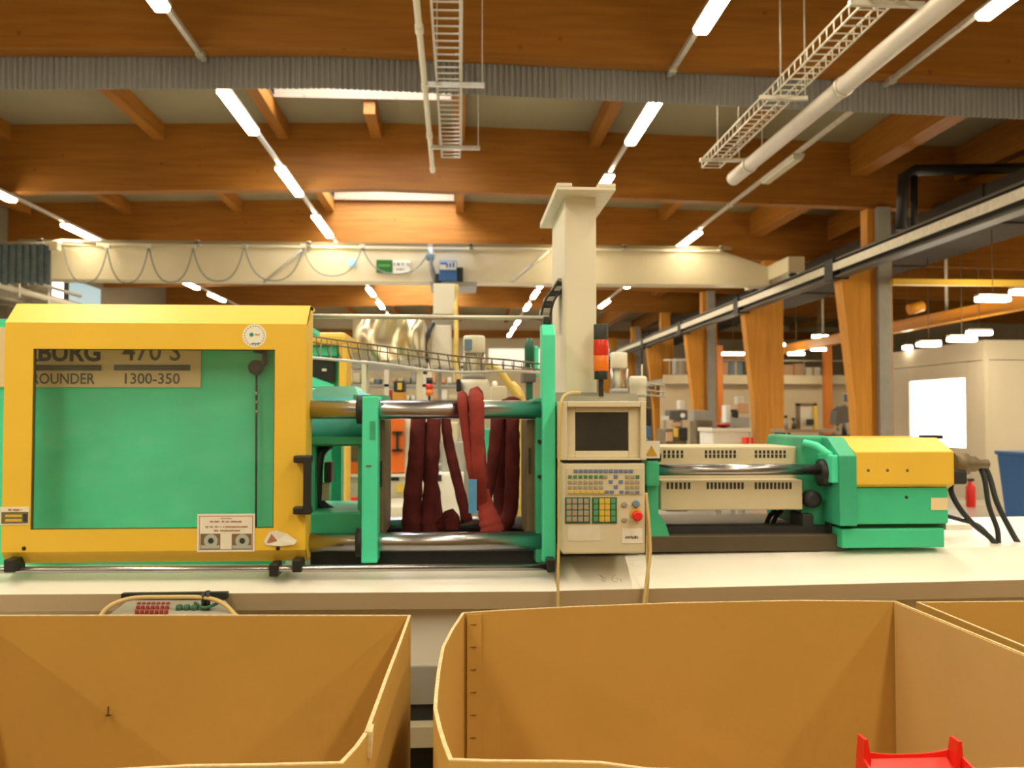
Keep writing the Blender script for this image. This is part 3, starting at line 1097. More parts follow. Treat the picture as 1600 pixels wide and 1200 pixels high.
# moving platen and fixed platen
fb('moving_platen', 565, 590, 619, 880, 3.56, 3.95, GRN, mm, bev=0.006)
o = fb('lifting_lug', 552, 600, 617, 623, 3.75, 4.1, GRND, mm)
fb('mounting_plate', 589, 601, 655, 838, 3.66, 4.0, DULL, mm, bev=0.008)
fb('mounting_plate', 823, 839, 655, 838, 3.66, 4.0, DULL, mm, bev=0.008)
fb('plate_slot', 594, 597, 720, 760, 3.655, 3.70, BLACK, mm)
fb('plate_slot', 826, 829, 700, 740, 3.655, 3.70, BLACK, mm)
fb('fixed_platen', 837, 850, 622, 879, 3.60, 4.0, GRND, mm, bev=0.006)
a, b, c, d = rect(848, 868, 523, 878, 3.54)
e = P(852, 507, 3.58)
MB().prism([(3.54, c), (3.54, d), (3.58, e.z), (3.66, e.z), (3.66, c)], 'X', a, b).build('guard_post', GRN, mm, bev=0.004)
for py in (640, 690, 745, 845):
    p = P(843, py, 3.595)
    MB().lathe(p, [(0.008, -0.006), (0.008, 0.01)], 10, 'Y').build('bolt', DARK, mm)
fb('platen_recess', 578, 586, 658, 686, 3.556, 3.57, GRND, mm)
fb('scuff', 572, 580, 727, 729, 3.557, 3.57, DULL, mm)
# tray between the platens
fb('oil_tray', 485, 840, 862, 884, 3.68, 4.3, DARK, mm)

# clamp casting left of the moving platen, with a window
a, b, c, d = rect(440, 566, 690, 838, 3.78)
wa, wb, wc, wd = rect(492, 559, 697, 804, 3.78)
mb = MB()
for (x0_, x1_, z0_, z1_) in ((a, wa, c, d), (wb, b, c, d), (wa, wb, wd, d), (wa, wb, c, wc)):
    mb.box((x0_, 3.78, z0_), (x1_, 3.98, z1_))
mb.build('clamp_casting', GRND, mm)
fb('clamp_foot', 440, 566, 800, 836, 3.72, 4.2, GRND, mm, bev=0.01)
p = P(492, 650, 3.9)
q = P(572, 650, 3.9)
MB().lathe((p.x - 0.12, 3.95, p.z), [(0.09, 0), (0.11, 0.02), (0.122, 0.06), (0.122, 0.27), (0.09, 0.36), (0.05, 0.36)], 28, 'X').build('clamp_cylinder', TURQ, mm)
MB().prism([(P(489, 600, 3.9).x, P(0, 612, 3.9).z), (P(500, 600, 3.9).x, P(0, 603, 3.9).z), (P(556, 604, 3.9).x, P(0, 603, 3.9).z), (P(566, 626, 3.9).x, P(0, 626, 3.9).z), (P(485, 626, 3.9).x, P(0, 626, 3.9).z)], 'Y', 3.86, 4.1).build('cylinder_hood', mat('pale aqua enamel', (0.36, 0.85, 0.80), 0.4), mm)
fb('cylinder_hood_base', 486, 575, 683, 694, 3.75, 4.0, GRND, mm)
MB().tube(curve([P(515, 694, 3.9), P(500, 710, 3.86), P(496, 750, 3.86), P(500, 785, 3.88), P(520, 800, 3.9)], 6), 0.022, 10).build('hydraulic_hose', RUBBER, mm)
fb('limit_switch', 506, 518, 722, 754, 3.84, 3.92, BLACK, mm, bev=0.006)
fb('switch_bracket', 502, 514, 755, 782, 3.86, 3.90, BEIGE, mm)
fb('green_arm', 518, 533, 695, 800, 4.3, 4.4, GRND, mm)

# fixed green guard panel with the nameplate behind the sliding hood
fb('guard_panel', -520, 446, 504, 886, 3.70, 3.73, GRN, mm, bev=0.004)
fb('guard_panel_top', -520, 470, 498, 506, 3.70, 4.2, GRN, mm)
np_ = fb('nameplate', -60, 314, 512, 605, 3.692, 3.70, TAN, mm, 'tan nameplate with black lettering')
text('lettering', 'ARBURG', 8, 157, 536, 565, 3.690, INK, np_, 0.03)
text('lettering', '470 S', 191, 282, 533, 564, 3.690, GREYINK, np_, 0.012)
text('lettering', 'ALLROUNDER', 13, 148, 583, 600, 3.690, GREYINK, np_, 0.012)
text('lettering', '1300-350', 195, 281, 583, 600, 3.690, GREYINK, np_, 0.012)
fb('bar_mark', 8, 158, 570, 579, 3.689, 3.692, GREYINK, np_)
fb('bar_mark', 178, 297, 570, 579, 3.689, 3.692, GREYINK, np_)
# latch lever and rod behind the pane
p = P(400, 574, 3.66)
MB().lathe(p, [(0.012, -0.02), (0.028, -0.02), (0.032, 0.0), (0.028, 0.02), (0.012, 0.03)], 18, 'Y').build('latch_knob', BLACK, mm)
MB().tube([P(404, 573, 3.66), P(414, 566, 3.66), P(414, 550, 3.66), P(398, 546, 3.67)], 0.014, 10).build('latch_arm', BLACK, mm)
MB().tube([P(401, 580, 3.67), P(400, 828, 3.67)], 0.0045, 8).build('latch_rod', DARK, mm)
for py in (612, 626, 641):
    MB().tube([P(401, py, 3.67), P(401, py + 5, 3.67)], 0.0075, 8).build('rod_ferrule', STEEL, mm)

# guide rods for the hood
a, b = P(-460, 887, 3.50), P(866, 887, 3.50)
zr_ = a.z * 0.5 + b.z * 0.5
za_ = P(200, 887, 3.5).z
MB().tube([(a.x, 3.50, za_), (b.x, 3.50, P(800, 887, 3.5).z)], 0.0125, 14).build('guide_rod', CHROME, mm)
fb('rod_end_block', 855, 868, 874, 895, 3.47, 3.56, BLACK, mm, bev=0.005)
a, b = P(470, 494, 3.72), P(858, 497, 3.72)
MB().tube([a, b], 0.0105, 12).build('upper_guide_rod', GALV, mm)
fb('rod_joint', 849, 862, 494, 507, 3.60, 3.74, BLACK, mm, bev=0.008)

# ------------------------------------------------------------------ sliding yellow hood
HY = 3.5
hd = thing('safety_hood', 'large yellow sliding safety hood with a clear window', 'safety guard', P(240, 880, HY))
ox0, ox1, oz0, oz1 = rect(5, 478, 505, 861, HY)
wx0, wx1, wz0_, wz1_ = rect(49.5, 428.5, 545.5, 826.5, HY)
mb = MB()
t = 0.018
outer = [(ox0, oz0), (ox1, oz0), (ox1, oz1), (ox0, oz1)]
inner = [(wx0, wz0_), (wx1, wz0_), (wx1, wz1_), (wx0, wz1_)]
n = len(mb.v)
for Y in (HY, HY + t):
    mb.v += [(x, Y, z) for x, z in outer] + [(x, Y, z) for x, z in inner]
for i in range(4):
    j = (i + 1) % 4
    mb.face((n + i, n + j, n + 4 + j, n + 4 + i))
    mb.face((n + 8 + i, n + 12 + i, n + 12 + j, n + 8 + j))
    mb.face((n + 4 + i, n + 4 + j, n + 12 + j, n + 12 + i))
ztop = P(250, 476, HY + 0.085).z
zbot = P(250, 878, HY + 0.04).z
mb.hexa([(ox0, HY, oz1), (ox1, HY, oz1), (ox1, HY + 0.085, ztop), (ox0, HY + 0.085, ztop),
         (ox0, HY + t, oz1), (ox1, HY + t, oz1), (ox1, HY + 0.10, ztop - 0.012), (ox0, HY + 0.10, ztop - 0.012)])
mb.hexa([(ox0, HY + 0.04, zbot), (ox1, HY + 0.04, zbot), (ox1, HY, oz0), (ox0, HY, oz0),
         (ox0, HY + 0.055, zbot), (ox1, HY + 0.055, zbot), (ox1, HY + t, oz0), (ox0, HY + t, oz0)])
mb.box((ox0, HY + 0.085, ztop - 0.015), (ox1, HY + 0.19, ztop))
frame = mb.build('frame', YEL, hd)
for x in (ox0, ox1 - 0.012):
    MB().prism([(HY + 0.002, oz0), (HY + 0.04, zbot), (HY + 0.13, zbot), (HY + 0.15, ztop - 0.002), (HY + 0.085, ztop - 0.002), (HY + 0.002, oz1)], 'X', x, x + 0.012).build('side_flange', YEL, hd)
MB().box((wx0 - 0.02, HY + t, wz0_ - 0.02), (wx1 + 0.02, HY + t + 0.005, wz1_ + 0.02)).build('window_pane', PANE, hd, 'scratched clear plastic pane')
seal = MB()
for (a_, b_, c_, d_) in ((wx0 - 0.004, wx0 + 0.004, wz0_, wz1_), (wx1 - 0.004, wx1 + 0.004, wz0_, wz1_)):
    MB().box((a_, HY + 0.006, c_), (b_, HY + t, d_)).build('window_seal', mat('olive rubber seal', (0.09, 0.07, 0.02), 0.6), hd)
for (c_, d_) in ((wz0_ - 0.003, wz0_ + 0.003), (wz1_ - 0.003, wz1_ + 0.003)):
    MB().box((wx0, HY + 0.006, c_), (wx1, HY + t, d_)).build('window_seal', MATS['olive rubber seal'], hd)
# handle
hy = HY - 0.05
mb = MB()
a, b, c, d = rect(474, 486, 712, 804, hy)
mb.box((a, hy - 0.012, c), (b, hy + 0.02, d))
mb.box((P(458, 715, hy).x, hy, d - 0.028), (b, HY + 0.0, d))
mb.box((P(458, 715, hy).x, hy, c), (b, HY + 0.0, c + 0.028))
mb.build('handle', BLACK, hd, 'black pull handle', bev=0.006)
# stickers and screws
p = P(397.5, 524.5, HY - 0.001)
st = MB().lathe(p, [(0.045, 0.0), (0.045, 0.002), (0.04, 0.002)], 28, 'Y').build('round_sticker', WHITE, hd, 'round white inspection sticker')
MB().lathe(p + Vector((-0.011, -0.001, 0.004)), [(0.008, 0), (0.008, 0.001)], 14, 'Y').build('emblem', mat('teal print', (0.02, 0.28, 0.22), 0.5), st)
for k in range(22):
    an = 2 * math.pi * k / 22
    q = p + Vector((0.037 * math.cos(an), -0.0012, 0.037 * math.sin(an)))
    MB().box(q - Vector((0.0018, 0.0003, 0.0018)), q + Vector((0.0018, 0.0003, 0.0018))).build('tick_mark', GRNFRAME, st)
marks(398, 408, 521, 524, HY - 0.0025, GREYP, st, 5)
marks(393, 406, 535, 538, HY - 0.0025, MATS['teal print'], st, 6)
s = fb('barcode_label', 0, 45, 792, 820, HY - 0.002, HY, PAPER, hd, 'white label with a dark code panel')
fb('code_panel', 2, 44, 800, 818, HY - 0.003, HY - 0.002, mat('olive brown print', (0.16, 0.13, 0.05), 0.5), s)
for py in (804, 811):
    fb('gold_stripe', 8, 34, py, py + 4, HY - 0.004, HY - 0.003, KEYYEL, s)
fb('barcode_mark', 36, 42, 803, 815, HY - 0.004, HY - 0.003, INK, s)
marks(10, 34, 795, 798, HY - 0.004, REDINK, s, 7)
s = fb('warning_sheet', 308, 398, 803, 862, HY - 0.003, HY, PAPER, hd, 'white laminated notice with red print and two photos')
for (x0_, x1_, y0_, y1_) in ((311, 395, 806, 807), (311, 395, 858, 859), (311, 312, 806, 859), (394, 395, 806, 859)):
    fb('border', x0_, x1_, y0_, y1_, HY - 0.0036, HY - 0.003, REDINK, s)
marks(345, 362, 809, 811, HY - 0.004, GREYP, s, 8)
marks(328, 380, 813.5, 816.5, HY - 0.004, REDINK, s, 9)
marks(321, 387, 821.5, 824.5, HY - 0.004, REDINK, s, 10)
marks(334, 375, 827.5, 830.5, HY - 0.004, REDINK, s, 11)
for x0_, x1_ in ((313, 344), (362, 393)):
    ph = fb('photo_print', x0_, x1_, 834, 858, HY - 0.004, HY - 0.003, mat('brown photo print', (0.20, 0.13, 0.06), 0.4), s)
    p = P((x0_ + x1_) / 2 + 1, 845, HY - 0.0045)
    MB().lathe(p, [(0.026, 0), (0.026, 0.0005)], 16, 'Y').build('valve_print', mat('grey photo print', (0.42, 0.45, 0.40), 0.4), s)
    MB().lathe(p + Vector((0, -0.001, 0)), [(0.011, 0), (0.011, 0.0005)], 12, 'Y').build('valve_hole_print', INK, s)
    fb('photo_floor_print', x0_ + 1, x1_ - 1, 852, 857, HY - 0.0046, HY - 0.004, MATS['grey photo print'], s)
mb = MB()
poly = [(412, 846), (420, 832), (432, 829), (450, 834), (466, 843), (462, 849), (440, 853), (416, 852)]
rn = [P(x, y, HY - 0.004) for x, y in poly]
lift = [0, 0, 0, 0.012, 0.03, 0.03, 0.006, 0]
n = len(mb.v)
cpt = P(435, 842, HY - 0.003)
mb.v += [(p.x, HY - 0.003 - l, p.z) for p, l in zip(rn, lift)] + [tuple(cpt)]
for i in range(8):
    mb.face((n + i, n + (i + 1) % 8, n + 8))
s = mb.build('peeling_sticker', PAPER, hd, 'half peeled white sticker with a red triangle')
md = s.modifiers.new('t', 'SOLIDIFY')
md.thickness = 0.001
md.offset = 1
mb = MB()
tri = [P(417, 848, HY - 0.006), P(424, 834, HY - 0.006), P(433, 845, HY - 0.006)]
mb.prism([(p.x, p.z) for p in tri], 'Y', HY - 0.0065, HY - 0.0045)
mb.build('triangle_print', REDINK, s)
for px, py in ((37, 857), (434, 857)):
    MB().lathe(P(px, py, HY - 0.003), [(0.003, 0), (0.008, 0.001), (0.008, 0.005)], 12, 'Y').build('screw', BLACK, hd)
# runner blocks on the guide rod
for (x0_, x1_, y0_, y1_) in ((5, 23, 874, 895), (420, 434, 881, 902), (456, 471, 874, 895)):
    fb('runner_block', x0_, x1_, y0_, y1_, 3.46, 3.545, BLACK, hd, bev=0.006)
bpy.context.view_layer.update()

# ------------------------------------------------------------------ red lifting slings over the tie bars
def strands(name, label, group, m, paths, r, extra=None):
    t = thing(name, label, 'lifting sling', Vector(paths[0][0][0:3]) if False else P(paths[0][0][0], paths[0][0][1], paths[0][0][2]), group)
    for pts in paths:
        w = [P(*p[:3]) for p in pts]
        rr = [p[3] if len(p) > 3 else r for p in pts]
        path = curve(w, 6)
        k = []
        for i in range(len(rr) - 1):
            k += [rr[i] + (rr[i + 1] - rr[i]) * j / 6 for j in range(6)]
        k.append(rr[-1])
        k = [v * (1 + 0.09 * math.sin(i * 1.7) * random.random()) for i, v in enumerate(k)]
        MB().tube(path, k, 12, flat=0.55, flat_axis=(0.12, -1, 0.05)).build('strap', m, t)
    return t


s1 = strands('lifting_sling', 'bright red textile sling with blue tag looped over the front tie bar', 'red slings on the tie bars', SLING2, [
    [(756, 800, 3.71, .022), (752, 770, 3.64, .024), (748, 735, 3.57, .026), (746, 690, 3.545, .028), (745, 645, 3.54, .030), (744, 622, 3.56, .031), (744, 616, 3.62, .031), (744, 640, 3.70, .030), (748, 690, 3.72, .026), (754, 760, 3.74, .024)],
    [(747, 795, 3.70, .016), (743, 765, 3.63, .018), (736, 730, 3.57, .018), (730, 690, 3.55, .018), (724, 645, 3.545, .020), (723, 626, 3.56, .022), (723, 619, 3.62, .022), (725, 645, 3.70, .022), (738, 690, 3.73, .02)],
    [(755, 765, 3.69, .024), (759, 792, 3.68, .034), (766, 815, 3.68, .046), (770, 832, 3.68, .052)]], 0.028)
fb('tag', 732, 745, 749, 802, 3.515, 3.52, BLUETAG, s1, 'blue woven load tag', bev=0.002)
s2 = strands('lifting_sling', 'dark red textile sling in a thick bundle near the moving platen', 'red slings on the tie bars', SLING, [
    [(655, 640, 4.10, .033), (653, 665, 4.07, .034), (650, 710, 4.06, .034), (646, 760, 4.06, .040), (644, 800, 4.05, .044), (643, 832, 4.04, .044), (646, 875, 4.02, .034)],
    [(678, 640, 4.10, .03), (678, 665, 4.07, .032), (676, 710, 4.06, .032), (673, 760, 4.06, .032), (670, 800, 4.05, .036), (672, 832, 4.04, .04), (690, 878, 4.02, .03)],
    [(662, 660, 4.16, .03), (668, 720, 4.16, .035), (676, 770, 4.13, .035), (686, 820, 4.06, .03), (705, 806, 4.02, .034), (706, 828, 4.02, .036)],
    [(696, 640, 4.14, .022), (699, 680, 4.12, .024), (707, 720, 4.11, .025), (718, 765, 4.10, .024), (730, 815, 4.09, .026)]], 0.03)
s3 = strands('lifting_sling', 'dark red textile sling in a bundle near the fixed platen', 'red slings on the tie bars', SLING, [
    [(777, 640, 4.11, .03), (776, 665, 4.08, .03), (772, 710, 4.07, .03), (766, 750, 4.06, .028), (758, 790, 4.06, .024)],
    [(789, 640, 4.16, .026), (788, 700, 4.15, .03), (782, 770, 4.12, .032), (784, 810, 4.08, .036), (796, 826, 4.06, .034)],
    [(801, 640, 4.10, .03), (801, 665, 4.08, .031), (801, 710, 4.07, .034), (800, 760, 4.06, .034), (797, 800, 4.05, .034), (786, 822, 4.04, .034), (776, 830, 4.04, .03)],
    [(785, 632, 4.12, .02), (800, 628, 4.10, .026), (815, 632, 4.12, .02)]], 0.03)

# ------------------------------------------------------------------ robot pillar on the fixed platen
PY0, PY1 = 3.80, 4.34
rp = thing('robot_pillar', 'tall cream robot pillar with a flared cap behind the control panel', 'pillar', P(907, 615, PY0))
fb('pillar', 883, 932, 297, 617, PY0, PY1, CREAM, rp, bev=0.008)
a = P(870, 287, 3.68)
b = P(962, 290, 3.68)
zc_ = P(900, 297, 3.68).z
mb = MB().box((a.x, 3.68, zc_), (b.x, 4.46, zc_ + 0.014))
mb.build('cap_plate', CREAM, rp, bev=0.003)
x0_, x1_ = P(894, 290, 3.68).x, P(935, 290, 3.68).x
MB().box((a.x, 3.68, zc_ + 0.014), (x0_, 4.46, zc_ + 0.03)).build('cap_ledge', CREAM, rp, bev=0.003)
MB().box((x1_, 3.68, zc_ + 0.014), (b.x, 4.46, zc_ + 0.03)).build('cap_ledge', CREAM, rp, bev=0.003)
MB().box((P(866, 610, PY0).x, PY0 - 0.02, P(0, 620, PY0).z), (P(945, 610, PY0).x, PY1 + 0.05, P(0, 612, PY0).z)).build('foot_plate', GREYP, rp)
# supports the pillar on the platen top
MB().box((P(850, 618, 3.9).x, 3.72, zdeckr), (P(985, 618, 3.9).x, 4.28, P(0, 619, 3.9).z)).build('platen_column', GREYP, mm)
ch = thing('cable_carrier', 'short dark cable carrier basket on the side of the cream robot pillar', 'cable carrier', P(868, 470, 4.0))
for k in range(7):
    q = curve([P(881, 440, 3.95), P(874, 452, 3.95), P(862, 468, 3.95), P(856, 486, 3.95), P(854, 500, 3.95)], 2)[k]
    MB().box(q - Vector((0.03, 0.03, 0.010)), q + Vector((0.012, 0.10, 0.010))).build('link', BLACK if k % 2 else GREYP, ch)
for dx in (-0.028, 0.012):
    MB().tube([q + Vector((dx, -0.03, 0)) for q in curve([P(881, 440, 3.95), P(874, 452, 3.95), P(862, 468, 3.95), P(856, 486, 3.95), P(854, 500, 3.95)], 4)], 0.005, 6).build('side_chain', BLACK, ch)

# signal tower
SY = 3.72
sg = thing('signal_tower', 'signal tower with red and orange lenses above the control panel', 'signal light', P(940, 617, SY))
cx = P(939, 560, SY).x


def ringz(y):
    return P(939, y, SY).z


def cyl(name, y0, y1, rpx, m, parent, xx=None, Y=None, bev=0.0):
    Yq = SY if Y is None else Y
    x = cx if xx is None else xx
    r = rpx * Yq / F
    zz0, zz1 = P(939, y1, Yq).z, P(939, y0, Yq).z
    return MB().lathe((x, Yq, 0), [(r * 0.96, zz0), (r, zz0 + 0.003), (r, zz1 - 0.003), (r * 0.96, zz1)], 24).build(name, m, parent)


cyl('pole', 590, 619, 4, BLACK, sg)
cyl('base', 580, 593, 11, BLACK, sg)
cyl('orange_lens', 556, 580, 12, ORNL, sg, None)
cyl('red_lens', 531, 556, 12, REDL, sg)
cyl('cap', 507, 531, 11.5, mat('dark grey plastic', (0.035, 0.032, 0.028), 0.5), sg)

# ------------------------------------------------------------------ control panel
KY = 3.42
cp = thing('control_panel', 'cream machine control panel with dark screen and coloured keypad', 'control panel', P(944, 865, KY))
fb('cabinet', 879, 1008, 724, 865, KY, KY + 0.3, CREAMD, cp, bev=0.006)
x0_, x1_, z0_, z1_ = rect(876, 1010, 627, 719, KY - 0.005)
sx0, sx1, sz0, sz1 = rect(900, 984, 644, 705, KY)
bx0, bx1, bz0, bz1 = rect(886, 1001, 636, 716, KY)
mb = MB()
mb.box((x0_, KY - 0.005, z0_), (bx0, KY + 0.3, z1_))
mb.box((bx1, KY - 0.005, z0_), (x1_, KY + 0.3, z1_))
mb.box((bx0, KY - 0.005, bz1), (bx1, KY + 0.3, z1_))
mb.box((bx0, KY - 0.005, z0_), (bx1, KY + 0.3, bz0))
mb.build('screen_housing', CREAMD, cp, bev=0.004)
mb = MB()
Yb = KY + 0.022
mb.box((bx0, Yb, bz0), (sx0, Yb + 0.03, bz1))
mb.box((sx1, Yb, bz0), (bx1, Yb + 0.03, bz1))
mb.box((sx0, Yb, bz0), (sx1, Yb + 0.03, sz0))
mb.box((sx0, Yb, sz1), (sx1, Yb + 0.03, bz1))
mb.build('screen_bezel', CREAMD, cp, bev=0.003)
MB().box((sx0 - 0.005, Yb + 0.012, sz0 - 0.005), (sx1 + 0.005, Yb + 0.02, sz1 + 0.005)).build('screen', SCREENM, cp, 'dark switched off display')
fb('joint_shadow_gap', 884, 1003, 718, 725, KY + 0.015, KY + 0.2, BLACK, cp)
kp = fb('keypad', 885, 1003, 732, 773, KY - 0.0035, KY, mat('pale key foil', (0.60, 0.54, 0.38), 0.5), cp)
KEYC = {}


def key(px, py, w, hgt, m, par=None):
    par = par or kp
    k = (w, hgt, m.name, par.name)
    p = P(px, py, KY - 0.0035)
    if k not in KEYC:
        o = MB().box((p.x - w / 2, KY - 0.0075, p.z - hgt / 2), (p.x + w / 2, KY - 0.0034, p.z + hgt / 2)).build('key', m, par, bev=0.0012, segs=1)
        KEYC[k] = (o, p)
    else:
        o0, p0 = KEYC[k]
        share(o0, par, delta=(p.x - p0.x, 0, p.z - p0.z))


S = 3.42 / F
for k in range(12):
    key(899.5 + k * 7.85, 736, 6.3 * S, 5.4 * S, KEYBLUE)
for k in range(7):
    key(890.5 + k * 8.1, 745, 5.6 * S, 5.4 * S, KEYGRN if k < 7 else KEYGREY)
for r_, py in enumerate((753.5, 761.5)):
    for k in range(7):
        key(890.5 + k * 8.1, py, 5.8 * S, 5.6 * S, KEYGREY)
key(946, 745, 5.6 * S, 5.4 * S, KEYGREY)
for k in range(6):
    key(892 + k * 9.6, 769, 8.6 * S, 4.6 * S, KEYYEL)
for px, py in ((962, 744.5), (954, 752.5), (970, 752.5), (962, 760.5)):
    key(px, py, 6.2 * S, 5.4 * S, KEYBLUE)
for px, py in ((948, 768.5), (956, 768.5), (971, 768.5)):
    key(px, py, 6.4 * S, 4.6 * S, KEYBLUE)
for k in range(3):
    for r_, py in enumerate((745, 753, 761)):
        key(980 + k * 8, py, 6.2 * S, 5.6 * S, KEYGRN if (r_ == 0 and k == 2) else KEYGREY)
    key(980 + k * 8, 769, 6.2 * S, 4.6 * S, KEYBLUE if k != 1 else KEYGREY)
bl = fb('button_block', 883, 922, 777, 818, KY - 0.003, KY, GRNFRAME, cp, 'dark framed grid of grey buttons')
for i in range(4):
    for j in range(4):
        key(889 + i * 9, 783 + j * 9.3, 7.8 * S, 8 * S, KEYGREY, bl)
bl2 = fb('button_block', 925, 964, 777, 818, KY - 0.003, KY, GRNFRAME, cp, 'dark framed grid of yellow and green buttons')
for j in range(4):
    key(931, 783 + j * 9.3, 7.0 * S, 8 * S, mat('mid green key', (0.08, 0.30, 0.13), 0.5), bl2)
    key(958, 783 + j * 9.3, 7.0 * S, 8 * S, MATS['mid green key'], bl2)
    for i in range(2):
        key(940.4 + i * 8.6, 783 + j * 9.3, 8.0 * S, 8.6 * S, KEYYEL, bl2)


def knob(name, px, py, rpx, dep, m, lab=None, parent=None):
    p = P(px, py, KY)
    r = rpx * S
    return MB().lathe((p.x, KY - dep, p.z), [(r * 0.7, 0), (r, dep * 0.2), (r, dep * 0.6), (r * 0.8, dep)], 18, 'Y').build(name, m, parent or cp, lab)


knob('push_button', 975, 788, 4.5, 0.008, KEYGREY)
knob('push_button', 975, 812, 4.0, 0.008, KEYGREY)
knob('push_button', 993, 787, 6, 0.012, BLUEGREY, 'blue grey push button')
p = P(993, 803, KY)
MB().lathe((p.x, KY - 0.004, p.z), [(9.5 * S, 0), (9.5 * S, 0.004)], 22, 'Y').build('collar', KEYYEL, cp, 'yellow emergency stop collar')
knob('emergency_stop', 994, 805, 8.2, 0.035, REDP, 'red emergency stop button')
fb('paper_label', 887, 938, 822, 845, KY - 0.0015, KY, mat('worn paper', (0.70, 0.65, 0.52), 0.7, var=0.08, scale=30), cp, 'worn white paper label')
s = fb('paper_label', 972, 1004, 826, 849, KY - 0.002, KY, PAPER, cp, 'white label with one line of print')
marks(977, 998, 837, 842, KY - 0.0025, GREYINK, s, 12, step=3)
MB().box((P(884, 866, KY).x, KY + 0.04, P(0, 872, KY).z), (P(1004, 866, KY).x, KY + 0.3, P(0, 865, KY).z)).build('mounting_foot', DARK, cp)
fb('side_plug', 1010, 1018, 637, 665, KY + 0.1, KY + 0.2, BLACK, cp, bev=0.005)
fb('side_socket', 1009, 1016, 666, 685, KY + 0.1, KY + 0.2, BLUE, cp, bev=0.005)
# faint pen marks on the sloping deck below the panel
pa, pb_ = P(953, 868, 3.74), P(953, 922, 3.4)
s = thing('pen_marking', 'faint grey pen scribble on the white machine base under the control panel', 'marking', pa.lerp(pb_, 0.7))


def on_deck(px, py):
    t_ = (py - 868) / 54.0
    q = pa.lerp(pb_, t_)
    return Vector((P(px, py, q.y).x, q.y - 0.0008, q.z + 0.0018))


PEN = mat('faded pen', (0.58, 0.54, 0.43), 0.7)
for pts in ([(934, 900), (940, 902), (941, 910)], [(938, 902), (946, 906), (943, 911)], [(962, 900), (957, 904), (957, 909), (963, 911), (966, 907), (959, 906)], [(969, 906), (971, 911)]):
    MB().tube(curve([on_deck(*q) for q in pts], 5), 0.0022, 5).build('pen_stroke', PEN, s)

# tan cables beside the panel
cb = thing('panel_cable', 'tan cable hanging between the green guard post and the control panel', 'cable', P(873, 945, 3.36))
MB().tube(curve([P(906, 613, 3.55), P(890, 614, 3.48), P(879, 622, 3.42), P(875, 650, 3.40), P(873, 730, 3.39), P(873, 830, 3.39), P(872, 900, 3.37), P(872, 958, 3.36)], 6), 0.0055, 8).build('cable', CABLE, cb)
cb = thing('panel_cable', 'pair of tan cables hanging down beside the emergency stop', 'cable', P(1008, 945, 3.36))
MB().tube(curve([P(1009, 770, 3.44), P(1013, 810, 3.42), P(1016, 860, 3.40), P(1012, 895, 3.38), P(1006, 945, 3.36), P(1005, 965, 3.36)], 6), 0.0065, 8).build('cable', CABLE, cb)
MB().tube(curve([P(1008, 790, 3.45), P(1011, 830, 3.43), P(1011, 870, 3.41), P(1013, 900, 3.385), P(1010, 945, 3.37), P(1009, 965, 3.37)], 6), 0.005, 8).build('cable', CABLE, cb)

# ------------------------------------------------------------------ injection unit
IY = 3.72
iu = thing('injection_unit', 'injection unit with yellow cover, green carriage and beige heater guard', 'machine', P(1250, 860, IY))
fb('bed', 1008, 1322, 836, 862, IY, 4.5, mat('brown machine bed', (0.085, 0.062, 0.032), 0.5, var=0.2, scale=4), iu, bev=0.006)
fb('bed_rail', 1040, 1318, 823, 837, IY + 0.05, IY + 0.16, DARK, iu)
fb('bed_rail', 1040, 1318, 822, 835, 4.3, 4.4, DARK, iu)
# perforated heater guard
g = fb('heater_guard', 1018, 1254, 698, 752, IY + 0.16, IY + 0.5, BEIGE, iu, bev=0.006)
g2 = fb('heater_guard', 1032, 1254, 750, 797, IY + 0.06, IY + 0.5, BEIGE, iu, bev=0.006)
slot0 = None


def slots(par, px0, px1, py0, py1, Y):
    global slot0
    n = int((px1 - px0) / 6)
    for k in range(n):
        for r_ in range(2):
            px = px0 + (px1 - px0) * (k + 0.5) / n
            py = py0 + (py1 - py0) * (r_ * 0.5 + 0.25)
            p = P(px, py, Y)
            if slot0 is None:
                slot0 = (MB().box((p.x - 0.0052, Y - 0.0015, p.z - 0.0075), (p.x + 0.0052, Y + 0.003, p.z + 0.0075)).build('vent_slot', DARK, par), p)
                slot0[0]['kind'] = 'thing'
                del slot0[0]['kind']
            else:
                share(slot0[0], par, delta=(p.x - slot0[1].x, Y - slot0[1].y, p.z - slot0[1].z))


for a_, b_ in ((1035, 1069), (1100, 1151), (1178, 1229)):
    slots(g, a_, b_, 703, 716, IY + 0.16)
for a_, b_ in ((1040, 1080), (1103, 1163), (1178, 1238)):
    slots(g2, a_, b_, 754, 764, IY + 0.06)
p0, p1 = P(1028, 734, IY + 0.02), P(1290, 734, IY + 0.02)
zr2 = P(1150, 734, IY + 0.02).z
MB().tube([(p0.x, IY + 0.02, zr2), (p1.x, IY + 0.02, zr2)], 0.0235, 22).build('guide_shaft', CHROME, iu)
fb('front_bearing', 1010, 1031, 720, 760, IY - 0.03, IY + 0.12, GRND, iu, bev=0.012)
a, b, c, d = rect(1012, 1046, 758, 838, IY)
MB().prism([(a, c), (b, c), (a + (b - a) * 0.82, c + (d - c) * 0.25), (a + (b - a) * 0.5, c + (d - c) * 0.45), (a + (b - a) * 0.5, d), (a, d)], 'Y', IY, IY + 0.10).build('bearing_foot', GRND, iu)
fb('bearing_cap', 1012, 1034, 708, 722, IY - 0.02, IY + 0.1, BLACK, iu, bev=0.008)
s = fb('warning_plate', 1005, 1031, 689, 716, IY - 0.05, IY - 0.045, PAPER, iu, 'white plate with yellow warning triangle')
q = [P(1009, 712, IY - 0.052), P(1018, 696, IY - 0.052), P(1027, 712, IY - 0.052)]
